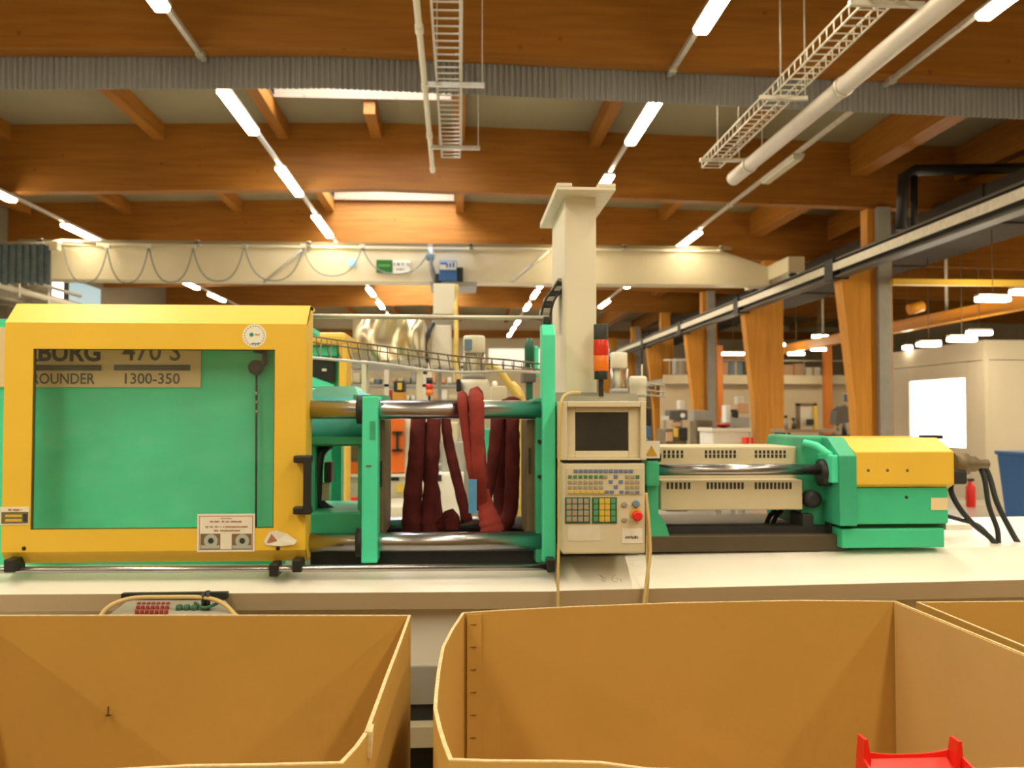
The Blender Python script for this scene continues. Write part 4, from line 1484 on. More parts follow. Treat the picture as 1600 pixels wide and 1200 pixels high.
MB().prism([(v.x, v.z) for v in q], 'Y', IY - 0.053, IY - 0.05).build('triangle_print', mat('ochre print', (0.55, 0.33, 0.02), 0.5), s)
# carriage casting
a, b, c, d = rect(1252, 1312, 682, 822, IY + 0.1)
MB().prism([(a, c), (b, c), (b, d - 0.06), (a + (b - a) * 0.75, d - 0.03), (a + (b - a) * 0.5, d), (a + 0.01, d), (a, d - 0.05)], 'Y', IY + 0.1, IY + 0.55).build('carriage', GRND, iu, bev=0.01)
MB().tube(curve([P(1256, 692, IY + 0.08), P(1276, 697, IY + 0.04), P(1292, 708, IY), P(1304, 714, IY)], 5), 0.016, 10).build('casting_rib', GRN, iu)
fb('shaft_block', 1300, 1328, 711, 755, IY - 0.06, IY + 0.15, GRN, iu, bev=0.008)
p = P(1288, 738, IY + 0.04)
MB().lathe((p.x - 0.03, IY + 0.03, p.z), [(0.03, 0), (0.058, 0.005), (0.058, 0.06), (0.03, 0.065)], 24, 'X').build('seal_disc', BLACK, iu)
p = P(1270, 780, IY + 0.06)
MB().lathe((p.x, IY + 0.05, p.z), [(0.02, -0.01), (0.036, 0), (0.038, 0.06)], 22, 'Y').build('hydraulic_port', DARK, iu)
fb('clamp_shoe', 1254, 1272, 803, 825, IY + 0.05, IY + 0.2, DARK, iu, bev=0.008)
fb('clamp_shoe', 1296, 1318, 800, 826, IY + 0.05, IY + 0.2, BLACK, iu, bev=0.008)
# rear housing
EY = IY - 0.07
a, b, c, d = rect(1337, 1491, 706, 757, EY)
zt2 = P(1410, 684, EY + 0.13).z
zb3 = P(1410, 766, EY + 0.06).z
MB().prism([(EY, c), (EY, d), (EY + 0.13, zt2), (EY + 0.42, zt2), (EY + 0.55, d), (EY + 0.55, c), (EY + 0.5, zb3), (EY + 0.06, zb3)], 'X', a, b).build('yellow_cover', YELD, iu, 'yellow rear cover', bev=0.005)
for px in (1357, 1387, 1418):
    MB().lathe(P(px, 735, EY - 0.002), [(0.004, 0), (0.0065, 0.001), (0.0065, 0.006)], 12, 'Y').build('cover_screw', DULL, iu)
a2, b2, _, _ = rect(1304, 1340, 690, 830, EY)
c2, d2 = P(1320, 822, EY).z, P(1320, 712, EY).z
MB().prism([(EY - 0.004, c2), (EY - 0.004, d2), (EY + 0.12, zt2 + 0.004), (EY + 0.43, zt2 + 0.004), (EY + 0.56, d2), (EY + 0.56, c2)], 'X', a2 + 0.02, a + 0.004).build('end_plate', mat('teal green enamel', (0.04, 0.42, 0.24), 0.45, var=0.15, scale=5), iu, bev=0.006)
fb('rear_housing', 1328, 1482, 762, 819, EY + 0.02, EY + 0.5, GRNI, iu, bev=0.008)
fb('housing_joint', 1330, 1478, 817, 828, EY + 0.06, EY + 0.48, GRNFRAME, iu)
fb('rear_foot', 1316, 1476, 826, 856, EY + 0.02, EY + 0.5, GRNI, iu, bev=0.006)
fb('type_plate', 1455, 1481, 778, 797, EY + 0.017, EY + 0.02, TAN, iu, 'tan type plate')
MB().lathe(P(1417, 777, EY + 0.016), [(0.004, 0), (0.007, 0.002), (0.007, 0.006)], 10, 'Y').build('housing_screw', DARK, iu)
p = P(1492, 725, EY + 0.2)
MB().lathe((p.x - 0.01, EY + 0.2, p.z), [(0.05, 0), (0.05, 0.06), (0.035, 0.07), (0.035, 0.10), (0.02, 0.12), (0.02, 0.16)], 18, 'X').build('rear_valve', DULL, iu)
fb('valve_block', 1490, 1512, 735, 757, EY + 0.15, EY + 0.3, DARK, iu, bev=0.01)
fb('top_latch', 1444, 1474, 680, 686, EY + 0.15, EY + 0.2, DARK, iu, bev=0.004)
for nm, pts, r in (
        ('hydraulic_hose', [(1512, 722, 3.9), (1528, 728, 3.88), (1538, 748, 3.86), (1545, 790, 3.85), (1558, 826, 3.84), (1560, 848, 3.84)], .011),
        ('hydraulic_hose', [(1510, 718, 3.95), (1532, 724, 3.94), (1545, 742, 3.93), (1558, 786, 3.9), (1580, 830, 3.88), (1592, 850, 3.86)], .0125),
        ('hydraulic_hose', [(1488, 750, 3.9), (1486, 768, 3.88), (1500, 795, 3.86), (1522, 820, 3.85), (1545, 838, 3.84), (1556, 851, 3.83)], .012),
        ('hydraulic_hose', [(1478, 806, 3.86), (1500, 812, 3.86), (1530, 822, 3.86), (1552, 846, 3.86)], .009)):
    MB().tube(curve([P(*p) for p in pts], 6), r, 10).build(nm, RUBBER, iu)
for dx in (0, 10):
    MB().tube(curve([P(1196 + dx, 822, IY + 0.3), P(1203 + dx, 806, IY + 0.3), P(1212 + dx, 797, IY + 0.3)], 5), 0.011, 8).build('heater_cable', RUBBER, iu)
sh = MB()
q = [P(1470, 824, 3.95), P(1512, 817, 3.95), P(1522, 834, 3.95), P(1500, 838, 3.95)]
a = fb('paper_sheet', 1474, 1520, 820, 838, 4.2, 4.23, PAPER)
a.location.z -= 0
tag(a, 'white panel leaning behind the hydraulic hoses on the machine deck', 'panel')
zmin = min(v.co.z for v in a.data.vertices)
for v in a.data.vertices:
    if abs(v.co.z - zmin) < 1e-4:
        v.co.z = P(1500, 851, 3.74).z

# connector box behind the first cardboard box
KB = thing('connector_box', 'grey connector box with red switches behind the nearer cardboard box', 'junction box', P(280, 962, 3.3))
a, b, c, d = rect(186, 370, 936, 1010, 3.22)
mb = MB()
mb.hexa([P(160, 1010, 3.12), P(376, 1010, 3.12), P(374, 966, 3.14), P(164, 966, 3.14), P(196, 1010, 3.38), P(352, 1010, 3.38), P(352, 938, 3.36), P(200, 938, 3.36)])
body = mb.build('body', GREYP, KB)
fb('back_rail', 189, 354, 927, 937, 3.37, 3.40, BLACK, KB)
first = None
for j in range(3):
    for i in range(7):
        p = P(214 + i * 7.6 + j * 1.5, 957 - j * 5.5, 3.19 + 0.06 * j)
        if first is None:
            first = (MB().lathe((p.x, p.y, p.z - 0.01), [(0.007, 0), (0.007, 0.02), (0.005, 0.022)], 10).build('switch', mat('dull red plastic', (0.30, 0.03, 0.025), 0.5), KB, 'red switch'), p)
        else:
            share(first[0], KB, delta=p - first[1])
for px in (280, 292, 304):
    p = P(px, 950, 3.24)
    MB().lathe((p.x, p.y, p.z - 0.012), [(0.012, 0), (0.012, 0.02), (0.007, 0.024)], 12).build('socket', GRNFRAME, KB)
for px, h_ in ((318, 926), (325, 923)):
    MB().tube([P(px, 952, 3.24), P(px, h_, 3.24)], 0.008, 8).build('lever', BLACK, KB)
MB().tube(curve([P(305, 942, 3.28), P(320, 950, 3.22), P(345, 940, 3.26)], 4), 0.006, 6).build('jumper_wire', GRNFRAME, KB)
MB().tube(curve([P(154, 968, 3.15), P(170, 948, 3.18), P(205, 935, 3.22), P(260, 933, 3.24), P(320, 934, 3.24), P(350, 944, 3.22), P(374, 968, 3.18)], 6), 0.008, 8).build('cable_loop', CABLE, KB)

# ------------------------------------------------------------------ cardboard boxes in front
def card_box(name, label, top, ztop, thick=0.0085):
    """top: closed outline of the box (X, Y) at its rim, seen from above"""
    N = len(top)
    cx_ = sum(p[0] for p in top) / N
    cy_ = sum(p[1] for p in top) / N
    t = thing(name, label, 'cardboard box', (cx_, cy_, 0))

    def inset(d):
        out = []
        for i in range(N):
            p0, p1, p2 = Vector(top[i - 1]), Vector(top[i]), Vector(top[(i + 1) % N])
            e1, e2 = (p1 - p0).normalized(), (p2 - p1).normalized()
            n1, n2 = Vector((-e1.y, e1.x)), Vector((-e2.y, e2.x))
            b_ = (n1 + n2)
            b_ = b_ / max(0.3, b_.length_squared) * 2
            b_ = b_ if b_.length < 1.5 else b_.normalized()
            out.append(p1 + b_ * d)
        return out
    ins = inset(thick)
    z0 = 0.15
    mb = MB()
    rings = []
    for pts, z in ((top, z0), (top, ztop), (ins, ztop), (ins, z0)):
        rings.append([(p[0], p[1], z) for p in pts])
    mb.loft(rings, caps=False)
    mb.build('wall', CARD, t)
    rim = MB().loft([[(p[0], p[1], ztop) for p in top], [(p[0], p[1], ztop + 0.0025) for p in top], [(p[0], p[1], ztop + 0.0025) for p in ins], [(p[0], p[1], ztop) for p in ins]], caps=False)
    rim.build('cut_rim', CARDEDGE, t, 'pale corrugated cut rim')
    m2 = MB()
    n = len(m2.v)
    m2.prism([(p[0], p[1]) for p in ins], 'Z', z0, z0 + 0.012)
    m2.build('bottom', CARD, t)
    # wooden pallet under the box
    x0_, x1_ = min(p[0] for p in top), max(p[0] for p in top)
    y0_, y1_ = min(p[1] for p in top), max(p[1] for p in top)
    pal = thing('pallet', 'wooden pallet under the ' + label.replace('open ', '').replace(' with bulging corner', '').replace(', mostly out of frame', ''), 'pallet', (cx_, cy_, 0))
    for k in range(5):
        yy_ = y0_ + 0.05 + (y1_ - y0_ - 0.2) * k / 4
        MB().box((x0_ + 0.03, yy_, 0.125), (x1_ - 0.03, yy_ + 0.1, 0.147)).build('deck_board', PALEWOOD, pal)
    for k in range(3):
        xx_ = x0_ + 0.04 + (x1_ - x0_ - 0.22) * k / 2
        MB().box((xx_, y0_ + 0.05, 0), (xx_ + 0.12, y1_ - 0.05, 0.125)).build('block', PALEWOOD, pal)
    return t, ins


def zr(pts, z):
    return [tuple(Pz(px, py, z))[:2] for px, py in pts]


ZT = 1.0
# nearer box on the hood side
back = zr([(642, 962), (300, 961.5), (-42, 962)], ZT)
rt = zr([(560, 1168), (576, 1145), (607, 1058), (628, 1002)], ZT)
fr = zr([(536, 1194), (420, 1197), (290, 1199), (60, 1212)], ZT)
xl = back[-1][0]
yf = fr[-1][1]
top = [(xl - 0.01, yf)] + fr[::-1] + rt + back
boxA, insA = card_box('cardboard_box', 'open brown cardboard box in front of the yellow hood', top, ZT)
p = P(576, 1150, Pz(578, 1144, ZT).y)
mb = MB()
mb.loft([[p + Vector((-0.006, -0.01, -0.035)), p + Vector((0.006, -0.01, -0.045)), p + Vector((0.008, -0.012, 0.012)), p + Vector((-0.004, -0.012, 0.014))],
         [p + Vector((-0.006, 0.02, -0.028)), p + Vector((0.006, 0.02, -0.03)), p + Vector((0.008, 0.03, 0.014)), p + Vector((-0.004, 0.03, 0.014))]])
mb.build('torn_edge', CARDEDGE, boxA, 'frayed pale tear on the rim')
q = P(169, 1115, back[1][1] - 0.012)
MB().box((q.x - 0.0015, q.y - 0.003, q.z - 0.006), (q.x + 0.0015, q.y + 0.004, q.z + 0.022)).build('scratch', mat('dark brown scratch', (0.13, 0.05, 0.02), 0.8), boxA)
MB().box((q.x - 0.007, q.y - 0.003, q.z - 0.008), (q.x + 0.008, q.y + 0.004, q.z - 0.003)).build('scratch', MATS['dark brown scratch'], boxA)

# box in front of the control panel
lf = zr([(722, 958), (704, 985), (690, 1012), (683, 1048), (679, 1082), (677, 1108), (684, 1140), (692, 1166), (701, 1189)], ZT)
fr = zr([(760, 1191), (880, 1192), (940, 1194), (1010, 1204), (1250, 1212)], ZT)
rg = zr([(1400, 940)], ZT)
xrr = rg[0][0]
bk = zr([(1250, 938.5), (1060, 942), (900, 948), (780, 954)], ZT)
top = [lf[-1]] + fr + [(xrr + 0.04, fr[-1][1]), (xrr + 0.02, 2.3)] + rg + bk + lf[:-1]
boxB, insB = card_box('cardboard_box', 'open brown cardboard box with bulging corner in front of the control panel', top, ZT)
# glued and stapled corner flap on the inside
bw = [Vector((*zr([(px, py)], ZT)[0], ZT)) for px, py in ((724, 958), (752, 956.5))]
mb = MB()
o_ = Vector((0, -0.016, 0))
p0, p1 = bw[0] + o_ + Vector((0.012, 0, 0)), bw[1] + o_
mb.hexa([(p0.x, p0.y, 0.17), (p1.x, p1.y, 0.17), (p1.x, p1.y, 0.998), (p0.x, p0.y, 0.998), (p0.x, p0.y + 0.005, 0.17), (p1.x, p1.y + 0.005, 0.17), (p1.x, p1.y + 0.005, 0.998), (p0.x, p0.y + 0.005, 0.998)])
flap = mb.build('corner_flap', CARD, boxB, 'stapled corner flap')
first = None
for k in range(8):
    x, y = (p0.x + p1.x) / 2 - 0.004, (p0.y + p1.y) / 2
    z = 0.965 - k * 0.0725
    if first is None:
        first = MB().box((x - 0.011, y - 0.003, z - 0.0015), (x + 0.011, y, z + 0.0015)).build('staple', mat('rusty staple', (0.22, 0.115, 0.04), 0.5), flap)
        z00 = z
    else:
        c = share(first, flap, delta=(0, 0, z - z00))
# thin paler face laid over the inside of the end wall
ye_ = fr[-1][1] + 0.03
ln = [(xrr - 0.0005, rg[0][1] - 0.014), (xrr + 0.0195, 2.3), (xrr + 0.0395, ye_)]
MB().loft([[(x - 0.0085, y, 0.17), (x - 0.0085, y, 0.9995), (x - 0.0130, y, 0.9995), (x - 0.0130, y, 0.17)] for x, y in ln]).build('end_wall_face', CARDIN, boxB, 'paler cardboard end wall')

# third box at the frame edge
bk3 = zr([(1700, 938), (1408, 943)], ZT)
top = [(bk3[1][0] + 0.07, 1.75), (bk3[0][0] + 0.5, 1.75), (bk3[0][0] + 0.5, bk3[0][1])] + [(bk3[1][0] + 0.07, bk3[0][1] + 0.02)]
boxC, insC = card_box('cardboard_box', 'brown cardboard box beyond the paler end wall, mostly out of frame', top, ZT - 0.004)

# red tub inside the second box
RY = 2.02
zt_ = P(1415, 1176, RY).z
rb_ = thing('red_tub', 'red plastic tub with raised corners inside the cardboard box', 'tub', (P(1415, 1176, RY).x, RY - 0.1, 0.165))
xa_, xb_ = P(1344, 1176, RY).x, P(1490, 1180, RY).x
xn0, xn1 = P(1330, 1300, 1.7).x, P(1530, 1300, 1.7).x
zlow = 0.165
mb = MB()
t_ = 0.006


def plate(a, b, za0, zb0, za1, zb1, th):
    a, b = Vector(a), Vector(b)
    n_ = Vector((-(b - a).y, (b - a).x, 0)).normalized() * th
    mb.hexa([(a.x, a.y, za0), (b.x, b.y, zb0), (b.x, b.y, zb1), (a.x, a.y, za1), (a.x + n_.x, a.y + n_.y, za0), (b.x + n_.x, b.y + n_.y, zb0), (b.x + n_.x, b.y + n_.y, zb1), (a.x + n_.x, a.y + n_.y, za1)])


zdip = zt_ - 0.004
segs_ = 10
for k in range(segs_):
    u0, u1 = k / segs_, (k + 1) / segs_
    s0 = zt_ - 0.012 * (1 - abs(2 * u0 - 1) ** 3)
    s1 = zt_ - 0.012 * (1 - abs(2 * u1 - 1) ** 3)
    plate((xa_ + (xb_ - xa_) * u0, RY, 0), (xa_ + (xb_ - xa_) * u1, RY, 0), zlow, zlow, s0 + 0.008, s1 + 0.008, t_)
plate((xa_ - 0.012, RY - 0.24, 0), (xa_, RY, 0), zlow, zlow, zt_ - 0.05, zt_ + 0.006, t_)
plate((xb_, RY, 0), (xb_ + 0.012, RY - 0.24, 0), zlow, zlow, zt_ + 0.006, zt_ - 0.05, t_)
plate((xa_ - 0.012, RY - 0.24, 0), (xb_ + 0.012, RY - 0.24, 0), zlow, zlow, zt_ - 0.05, zt_ - 0.05, t_)
mb.box((xa_, RY - 0.24, zlow), (xb_, RY, zlow + 0.006))
# inner web that shows as the red face below the dip
mb.hexa([(xa_, RY - 0.22, zt_ - 0.14), (xb_, RY - 0.22, zt_ - 0.14), (xb_, RY, zt_ - 0.012), (xa_, RY, zt_ - 0.012), (xa_, RY - 0.22, zt_ - 0.146), (xb_, RY - 0.22, zt_ - 0.146), (xb_, RY, zt_ - 0.018), (xa_, RY, zt_ - 0.018)])
mb.build('body', REDP, rb_)
for x, s_, py in ((xa_, -1, 1147), (xb_, 1, 1153)):
    m2 = MB()
    ze = P(1415, py, RY).z
    m2.prism([(x - s_ * 0.006, zt_ - 0.1), (x + s_ * 0.014, zt_ - 0.1), (x + s_ * 0.003, ze), (x - s_ * 0.005, ze), (x - s_ * 0.012, zt_ - 0.005)], 'Y', RY - 0.03, RY + 0.006)
    m2.build('corner_ear', REDP, rb_)

# ------------------------------------------------------------------ second machine row behind
m2_ = thing('second_machine', 'second moulding machine behind, with yellow hood frame and green body', 'machine', P(510, 780, 6.6))
BY = 6.6
fb('hood_top', 430, 541, 519, 538, BY, BY + 0.9, YELD, m2_, bev=0.03)
fb('hood_post', 529, 541, 538, 792, BY, BY + 0.3, YELD, m2_, bev=0.01)
fb('body_panel', 430, 530, 545, 792, BY + 0.2, BY + 0.6, GRND, m2_)
fb('top_cover', 484, 527, 541, 556, BY + 0.1, BY + 0.2, GRN, m2_, bev=0.01)
fb('dark_opening', 486, 523, 562, 596, BY + 0.17, BY + 0.2, DARK, m2_)
fb('white_tag', 503, 510, 576, 580, BY + 0.16, BY + 0.17, WHITE, m2_)
a, b, c, d = rect(480, 524, 586, 606, BY + 0.1)
MB().prism([(a, d), (b, d - (d - c) * 0.8), (b, c - 0.03), (a, c + 0.02)], 'Y', BY + 0.05, BY + 0.16).build('sloping_cover', GRN, m2_)
fb('base', 420, 640, 792, 860, BY - 0.1, BY + 0.55, CREAM, m2_, bev=0.01)
MB().box((P(420, 800, BY).x, BY, 0.04), (P(640, 800, BY).x, BY + 0.5, P(500, 858, BY).z)).build('plinth', DECK, m2_)
fb('red_mark', 548, 559, 777, 784, BY - 0.14, BY - 0.1, REDP, m2_)

# cabinet with orange door
oc = thing('orange_cabinet', 'white electrical cabinet with orange door seen between the platens', 'cabinet', P(590, 800, 7.2))
OY = 7.2
MB().box((P(543, 700, OY).x, OY, 0.02), (P(648, 700, OY).x, OY + 0.4, P(590, 652, OY).z)).build('carcass', CREAM, oc, bev=0.01)
fb('door', 607, 632, 653, 739, OY - 0.03, OY, ORANGE, oc, 'orange door', bev=0.006)
fb('door', 543, 566, 722, 741, OY - 0.03, OY, ORANGE, oc, 'orange drawer front', bev=0.006)
fb('window_panel', 543, 566, 695, 720, OY - 0.02, OY, DULL, oc)
fb('ledge', 543, 645, 741, 745, OY - 0.06, OY, WHITE, oc)
mb = MB()
a, b, c, d = rect(619, 623, 676, 704, OY - 0.07)
mb.box((a, OY - 0.075, c), (b, OY - 0.06, d))
for z in (c, d):
    mb.box((a - 0.03, OY - 0.075, z - 0.01), (b + 0.03, OY - 0.02, z + 0.01))
mb.build('handle', BLACK, oc, 'black door handle')
fb('slot', 611, 623, 746, 751, OY - 0.02, OY, DARK, oc)
fb('sticker', 620, 630, 757, 770, OY - 0.012, OY, mat('yellow print', (0.86, 0.62, 0.04), 0.5), oc, 'yellow sticker')
fb('dark_recess', 610, 632, 779, 800, OY - 0.012, OY, DARK, oc)

wb = thing('white_machine_base', 'white machine base of the second row seen between the slings', 'machine', P(730, 800, 6.9))
MB().box((P(663, 750, 6.9).x, 6.9, 0.02), (P(1000, 750, 6.9).x, 8.2, P(800, 738, 6.9).z)).build('body', DECK, wb, bev=0.02)
fb('top_housing', 690, 845, 690, 738, 7.0, 8.0, GREYP, wb, bev=0.01)
fb('guard_plate', 640, 715, 660, 690, 7.1, 7.8, BEIGE, wb, bev=0.01)
fb('green_housing', 755, 770, 670, 712, 6.98, 7.2, GRND, wb, bev=0.01)
fb('mould_block', 770, 830, 660, 692, 7.1, 7.8, STEEL, wb, bev=0.01)
fb('dark_slot', 648, 690, 742, 752, 6.89, 6.9, DARK, wb)

# crumpled metal box
fl = thing('sheet_metal_hood', 'shiny crumpled sheet metal hood above the second machine row', 'hood', P(607, 565, 7.6))
x0_, x1_, z0_, z1_ = rect(551, 661, 498, 563, 7.6)
mb = MB()
NX, NZ = 24, 10
base_ = len(mb.v)
for j in range(NZ + 1):
    for i in range(NX + 1):
        u, v = i / NX, j / NZ
        d_ = 0.05 * math.sin(u * 11 + 1.6 * math.sin(v * 3.2)) + 0.012 * math.sin(u * 19 + v * 3)
        edge = min(1, 6 * min(u, 1 - u, 0.3))
        mb.v.append((x0_ + (x1_ - x0_) * u, 7.6 + d_ * edge, z0_ + (z1_ - z0_) * v))
for j in range(NZ):
    for i in range(NX):
        k = base_ + j * (NX + 1) + i
        mb.face((k, k + 1, k + NX + 2, k + NX + 1), True)
mb.build('front_sheet', FOIL, fl)
MB().box((x0_, 7.66, z0_), (x1_, 8.5, z1_ + 0.01)).build('casing', GALV, fl)
fb('bottom_frame', 549, 664, 562, 569, 7.58, 8.5, GREYP, fl)
for px in (571, 655):
    x = P(px, 600, 7.7).x
    MB().box((x - 0.025, 7.7, 0), (x + 0.025, 7.75, z0_)).build('leg', CREAM, fl)

# ceiling drop duct (square) behind, and yellow hose
dd_ = thing('square_drop_duct', 'cream square duct coming down behind the hoist', 'duct', P(690, 575, 8.2))
fb('lower_section', 673, 705, 508, 572, 8.2, 8.6, CREAM, dd_, bev=0.01)
fb('upper_section', 677, 711, 443, 491, 8.2, 8.6, CREAM, dd_, bev=0.01)
fb('joint_collar', 675, 710, 489, 508, 8.25, 8.55, GREYP, dd_)
MB().box((P(684, 600, 8.3).x, 8.3, 0.5), (P(690, 600, 8.3).x, 8.36, P(690, 572, 8.3).z)).build('support_post', GREYP, dd_)
ho = thing('material_hose', 'tan material hose hanging beside the cream square duct', 'hose', P(713, 560, 8.1))
MB().tube(curve([P(713, 446, 8.3), P(712, 480, 8.2), P(713, 520, 8.1), P(712, 560, 8.1), P(716, 600, 8.1)], 6), 0.022, 10).build('tube', YSACK, ho)
ho = thing('black_hose', 'black hose curving down past the cream square duct', 'hose', P(668, 540, 8.15))
MB().tube(curve([P(677, 505, 8.2), P(670, 520, 8.15), P(664, 540, 8.12), P(667, 562, 8.12), P(664, 585, 8.12)], 6), 0.02, 10).build('tube', RUBBER, ho)

# hopper loaders
def hopper(label, px, Y, y0, y1, y2, y3, w1, w2, lid, drum=True):
    x = P(px, 600, Y).x
    k = Y / F
    z = [P(px, v, Y).z for v in (y0, y1, y2, y3)]
    t = thing('hopper_loader', label, 'hopper', (x, Y, z[3]))
    r1, r2 = w1 * k / 2, w2 * k / 2
    MB().lathe((x, Y, 0), [(r1 * 0.9, z[1]), (r1, z[1] + 0.01), (r1, z[0] - 0.01), (r1 * 0.92, z[0])], 24).build('lid', CREAM, t)
    MB().lathe((x, Y, 0), [(r1 * 0.8, z[2]), (r1 * 0.8, z[1])], 24).build('clear_cylinder', CLEARTUBE, t, 'clear cylinder')
    MB().lathe((x - r1 * 0.2, Y, 0), [(r1 * 0.4, z[2]), (r1 * 0.4, z[1])], 18).build('filter_tube', WHITE, t)
    for s_ in (-1, 1):
        MB().tube([(x + s_ * r1 * 0.86, Y - 0.02, z[2]), (x + s_ * r1 * 0.86, Y - 0.02, z[1])], 0.01, 8).build('tie_rod', STEEL, t)
    MB().lathe((x, Y, 0), [(r1 * 1.1, z[2] - 0.02), (r1 * 1.1, z[2] + 0.01)], 24).build('flange', GREYP, t)
    if drum:
        MB().lathe((x, Y, 0), [(r2 * 0.6, z[3]), (r2, z[3] + 0.05), (r2, z[2] - 0.05), (r2 * 0.8, z[2] - 0.02)], 26).build('drum', CREAM, t)
    if lid:
        q = P(px - w1 * 0.28, (y0 + y1) / 2, Y - r1)
        MB().box((q.x - 6 * k, Y - r1 * 1.04, q.z - 9 * k), (q.x + 6 * k, Y - r1 * 0.7, q.z + 9 * k)).build('control_box', BLUEGREY, t, 'blue grey control box', bev=0.006)
    return t, x, z


t, x, z = hopper('hopper loader with white lid and blue control box above the red sling', 741, 5.2, 525, 552, 588, 650, 34, 52, True)
MB().tube(curve([P(762, 572, 5.2), P(780, 580, 5.2), P(795, 600, 5.2), P(812, 622, 5.2)], 6), 0.022, 10).build('feed_hose', YSACK, t)
fb('side_motor', 713, 720, 592, 612, 5.1, 5.3, DARK, t, bev=0.01)
MB().box((x - 0.06, 5.15, 0.6), (x + 0.06, 5.27, z[3] + 0.03)).build('stand', GREYP, t)
hb = thing('hopper_housing', 'small cream housing right beside the hopper drum', 'housing', P(782, 630, 5.4))
MB().box((P(768, 600, 5.4).x, 5.4, 0.6), (P(792, 600, 5.4).x, 5.7, P(780, 603, 5.4).z)).build('body', CREAM, hb, bev=0.008)
MB().lathe(P(773, 600, 5.45), [(0.012, -0.02), (0.018, 0.0), (0.010, 0.018)], 10).build('knob', WHITE, hb)
ys = thing('yellow_sack', 'crumpled yellow plastic sack behind the front tie bar', 'sack', P(810, 630, 5.0))
mb = MB()
rnd = random.Random(5)
rings = []
for py, xa_, xb_ in ((596, 792, 804), (604, 794, 812), (614, 799, 819), (626, 806, 822), (660, 800, 826), (745, 798, 828), (None, 800, 826)):
    a, b = P(xa_, py or 830, 5.3), P(xb_, py or 830, 5.3)
    c = (a + b) / 2
    r_ = (b - a).length / 2
    rings.append([(c.x + math.cos(2 * math.pi * k / 14) * r_ * (0.85 + 0.3 * rnd.random()), 5.3 + math.sin(2 * math.pi * k / 14) * r_ * 0.8, c.z if py else 0.621) for k in range(14)])
mb.loft(rings, smooth=True)
mb.build('body', YSACK, ys)

# dark green feed unit
gu = thing('green_feed_unit', 'dark green feed unit beside the green guard post', 'feed unit', P(830, 620, 5.6))
x = P(827, 560, 5.6).x
k = 5.6 / F
zz = [P(827, v, 5.6).z for v in (530, 540, 575, 600, 640)]
MB().lathe((x, 5.6, 0), [(7.5 * k, zz[2]), (7.5 * k, zz[1]), (5 * k, zz[0]), (3 * k, zz[0] + 0.005)], 20).build('motor', mat('dark bottle green', (0.01, 0.10, 0.055), 0.4), gu)
fb('backing_plate', 834, 842, 541, 590, 5.6, 5.9, GRN, gu, bev=0.01)
fb('grey_block', 818, 838, 576, 597, 5.55, 5.8, GREYINK, gu, bev=0.01)
MB().box((x - 0.02, 5.58, 0.6), (x + 0.02, 5.64, zz[2])).build('post', MATS['dark bottle green'], gu)

# the second signal tower, warning box and clutter of the machine row
sg2 = thing('signal_tower', 'small signal tower with red and orange lenses behind the front tie bar', 'signal light', P(671, 640, 7.0))
x = P(671, 600, 7.0).x


def lz(v):
    return P(671, v, 7.0).z


for nm, y0_, y1_, r_, m_ in (('cap', 590, 600, 5, BLACK), ('red_lens', 600, 609, 5.6, REDL), ('orange_lens', 609, 618, 5.6, ORNL), ('pole', 618, 690, 2, BLACK)):
    MB().lathe((x, 7.0, 0), [(r_ * 0.005, lz(y1_)), (r_ * 0.005, lz(y0_))], 16).build(nm, m_, sg2)
MB().box((x - 0.015, 7.05, lz(690)), (x + 0.015, 7.08, lz(566))).build('stand_post', CREAM, sg2)
wbx = thing('warning_box', 'black and orange box with yellow label behind the front tie bar', 'box', P(623, 640, 6.8))
WQ = OY + 0.05
fb('upper_case', 615, 632, 595, 612, WQ, WQ + 0.25, BLACK, wbx, bev=0.008)
fb('label_plate', 621, 628, 598, 609, WQ - 0.01, WQ, KEYYEL, wbx)
MB().box((P(613, 650, WQ).x, WQ, P(590, 652, OY).z), (P(633, 650, WQ).x, WQ + 0.25, P(0, 612, WQ).z)).build('lower_case', mat('orange brown enamel', (0.55, 0.26, 0.03), 0.5), wbx, bev=0.008)

# shelf rack with small goods behind the machine row
sr = thing('storage_rack', 'cream storage rack with shelves behind the second machine', 'rack', P(610, 700, 9.6))
RY2 = 9.6
for px in (546, 604, 664, 724):
    x = P(px, 600, RY2).x
    MB().box((x - 0.025, RY2, 0), (x + 0.025, RY2 + 0.05, P(0, 560, RY2).z)).build('upright', CREAM, sr)
for py in (571, 600, 627, 660):
    a, b = P(546, py, RY2), P(724, py, RY2)
    MB().box((a.x, RY2, a.z - 0.03), (b.x, RY2 + 0.5, a.z)).build('shelf', GREYP, sr)
rnd = random.Random(11)
cols = [(SALMON, 'salmon'), (PAPER, 'white'), (GREYP, 'grey'), (BEIGE, 'beige'), (BLUEGREY, 'blue grey'), (REDP, 'red'), (DARK, 'black')]
names = []
for lvl, (py, top_) in enumerate(((599, 'upper'), (626, 'middle'))):
    px = 549
    kk = 0
    while px < 718:
        w = rnd.choice((7, 9, 11, 14))
        hgt = rnd.choice((8, 10, 13, 17))
        m_, cn = rnd.choice(cols[:5] if kk % 4 else cols)
        if rnd.random() > 0.12:
            z0 = P(px, py, RY2).z
            a, b, c, d = rect(px, px + w, py - hgt, py, RY2 + 0.03)
            o = MB().box((a, RY2 + 0.03, z0), (b, RY2 + 0.35, z0 + hgt * RY2 / F)).build('storage_bin', m_, bev=0.01)
            MB().box((a + 0.01, RY2 + 0.02, z0 + 0.02), (b - 0.01, RY2 + 0.03, z0 + 0.03)).build('bin_lip', m_, o)
            tag(o, 'small %s bin, %s on the %s shelf of the cream rack' % (cn, ordn[kk] if kk < 12 else 'last', top_), 'bin', 'bins on the %s shelf' % top_)
            kk += 1
        px += w + 2

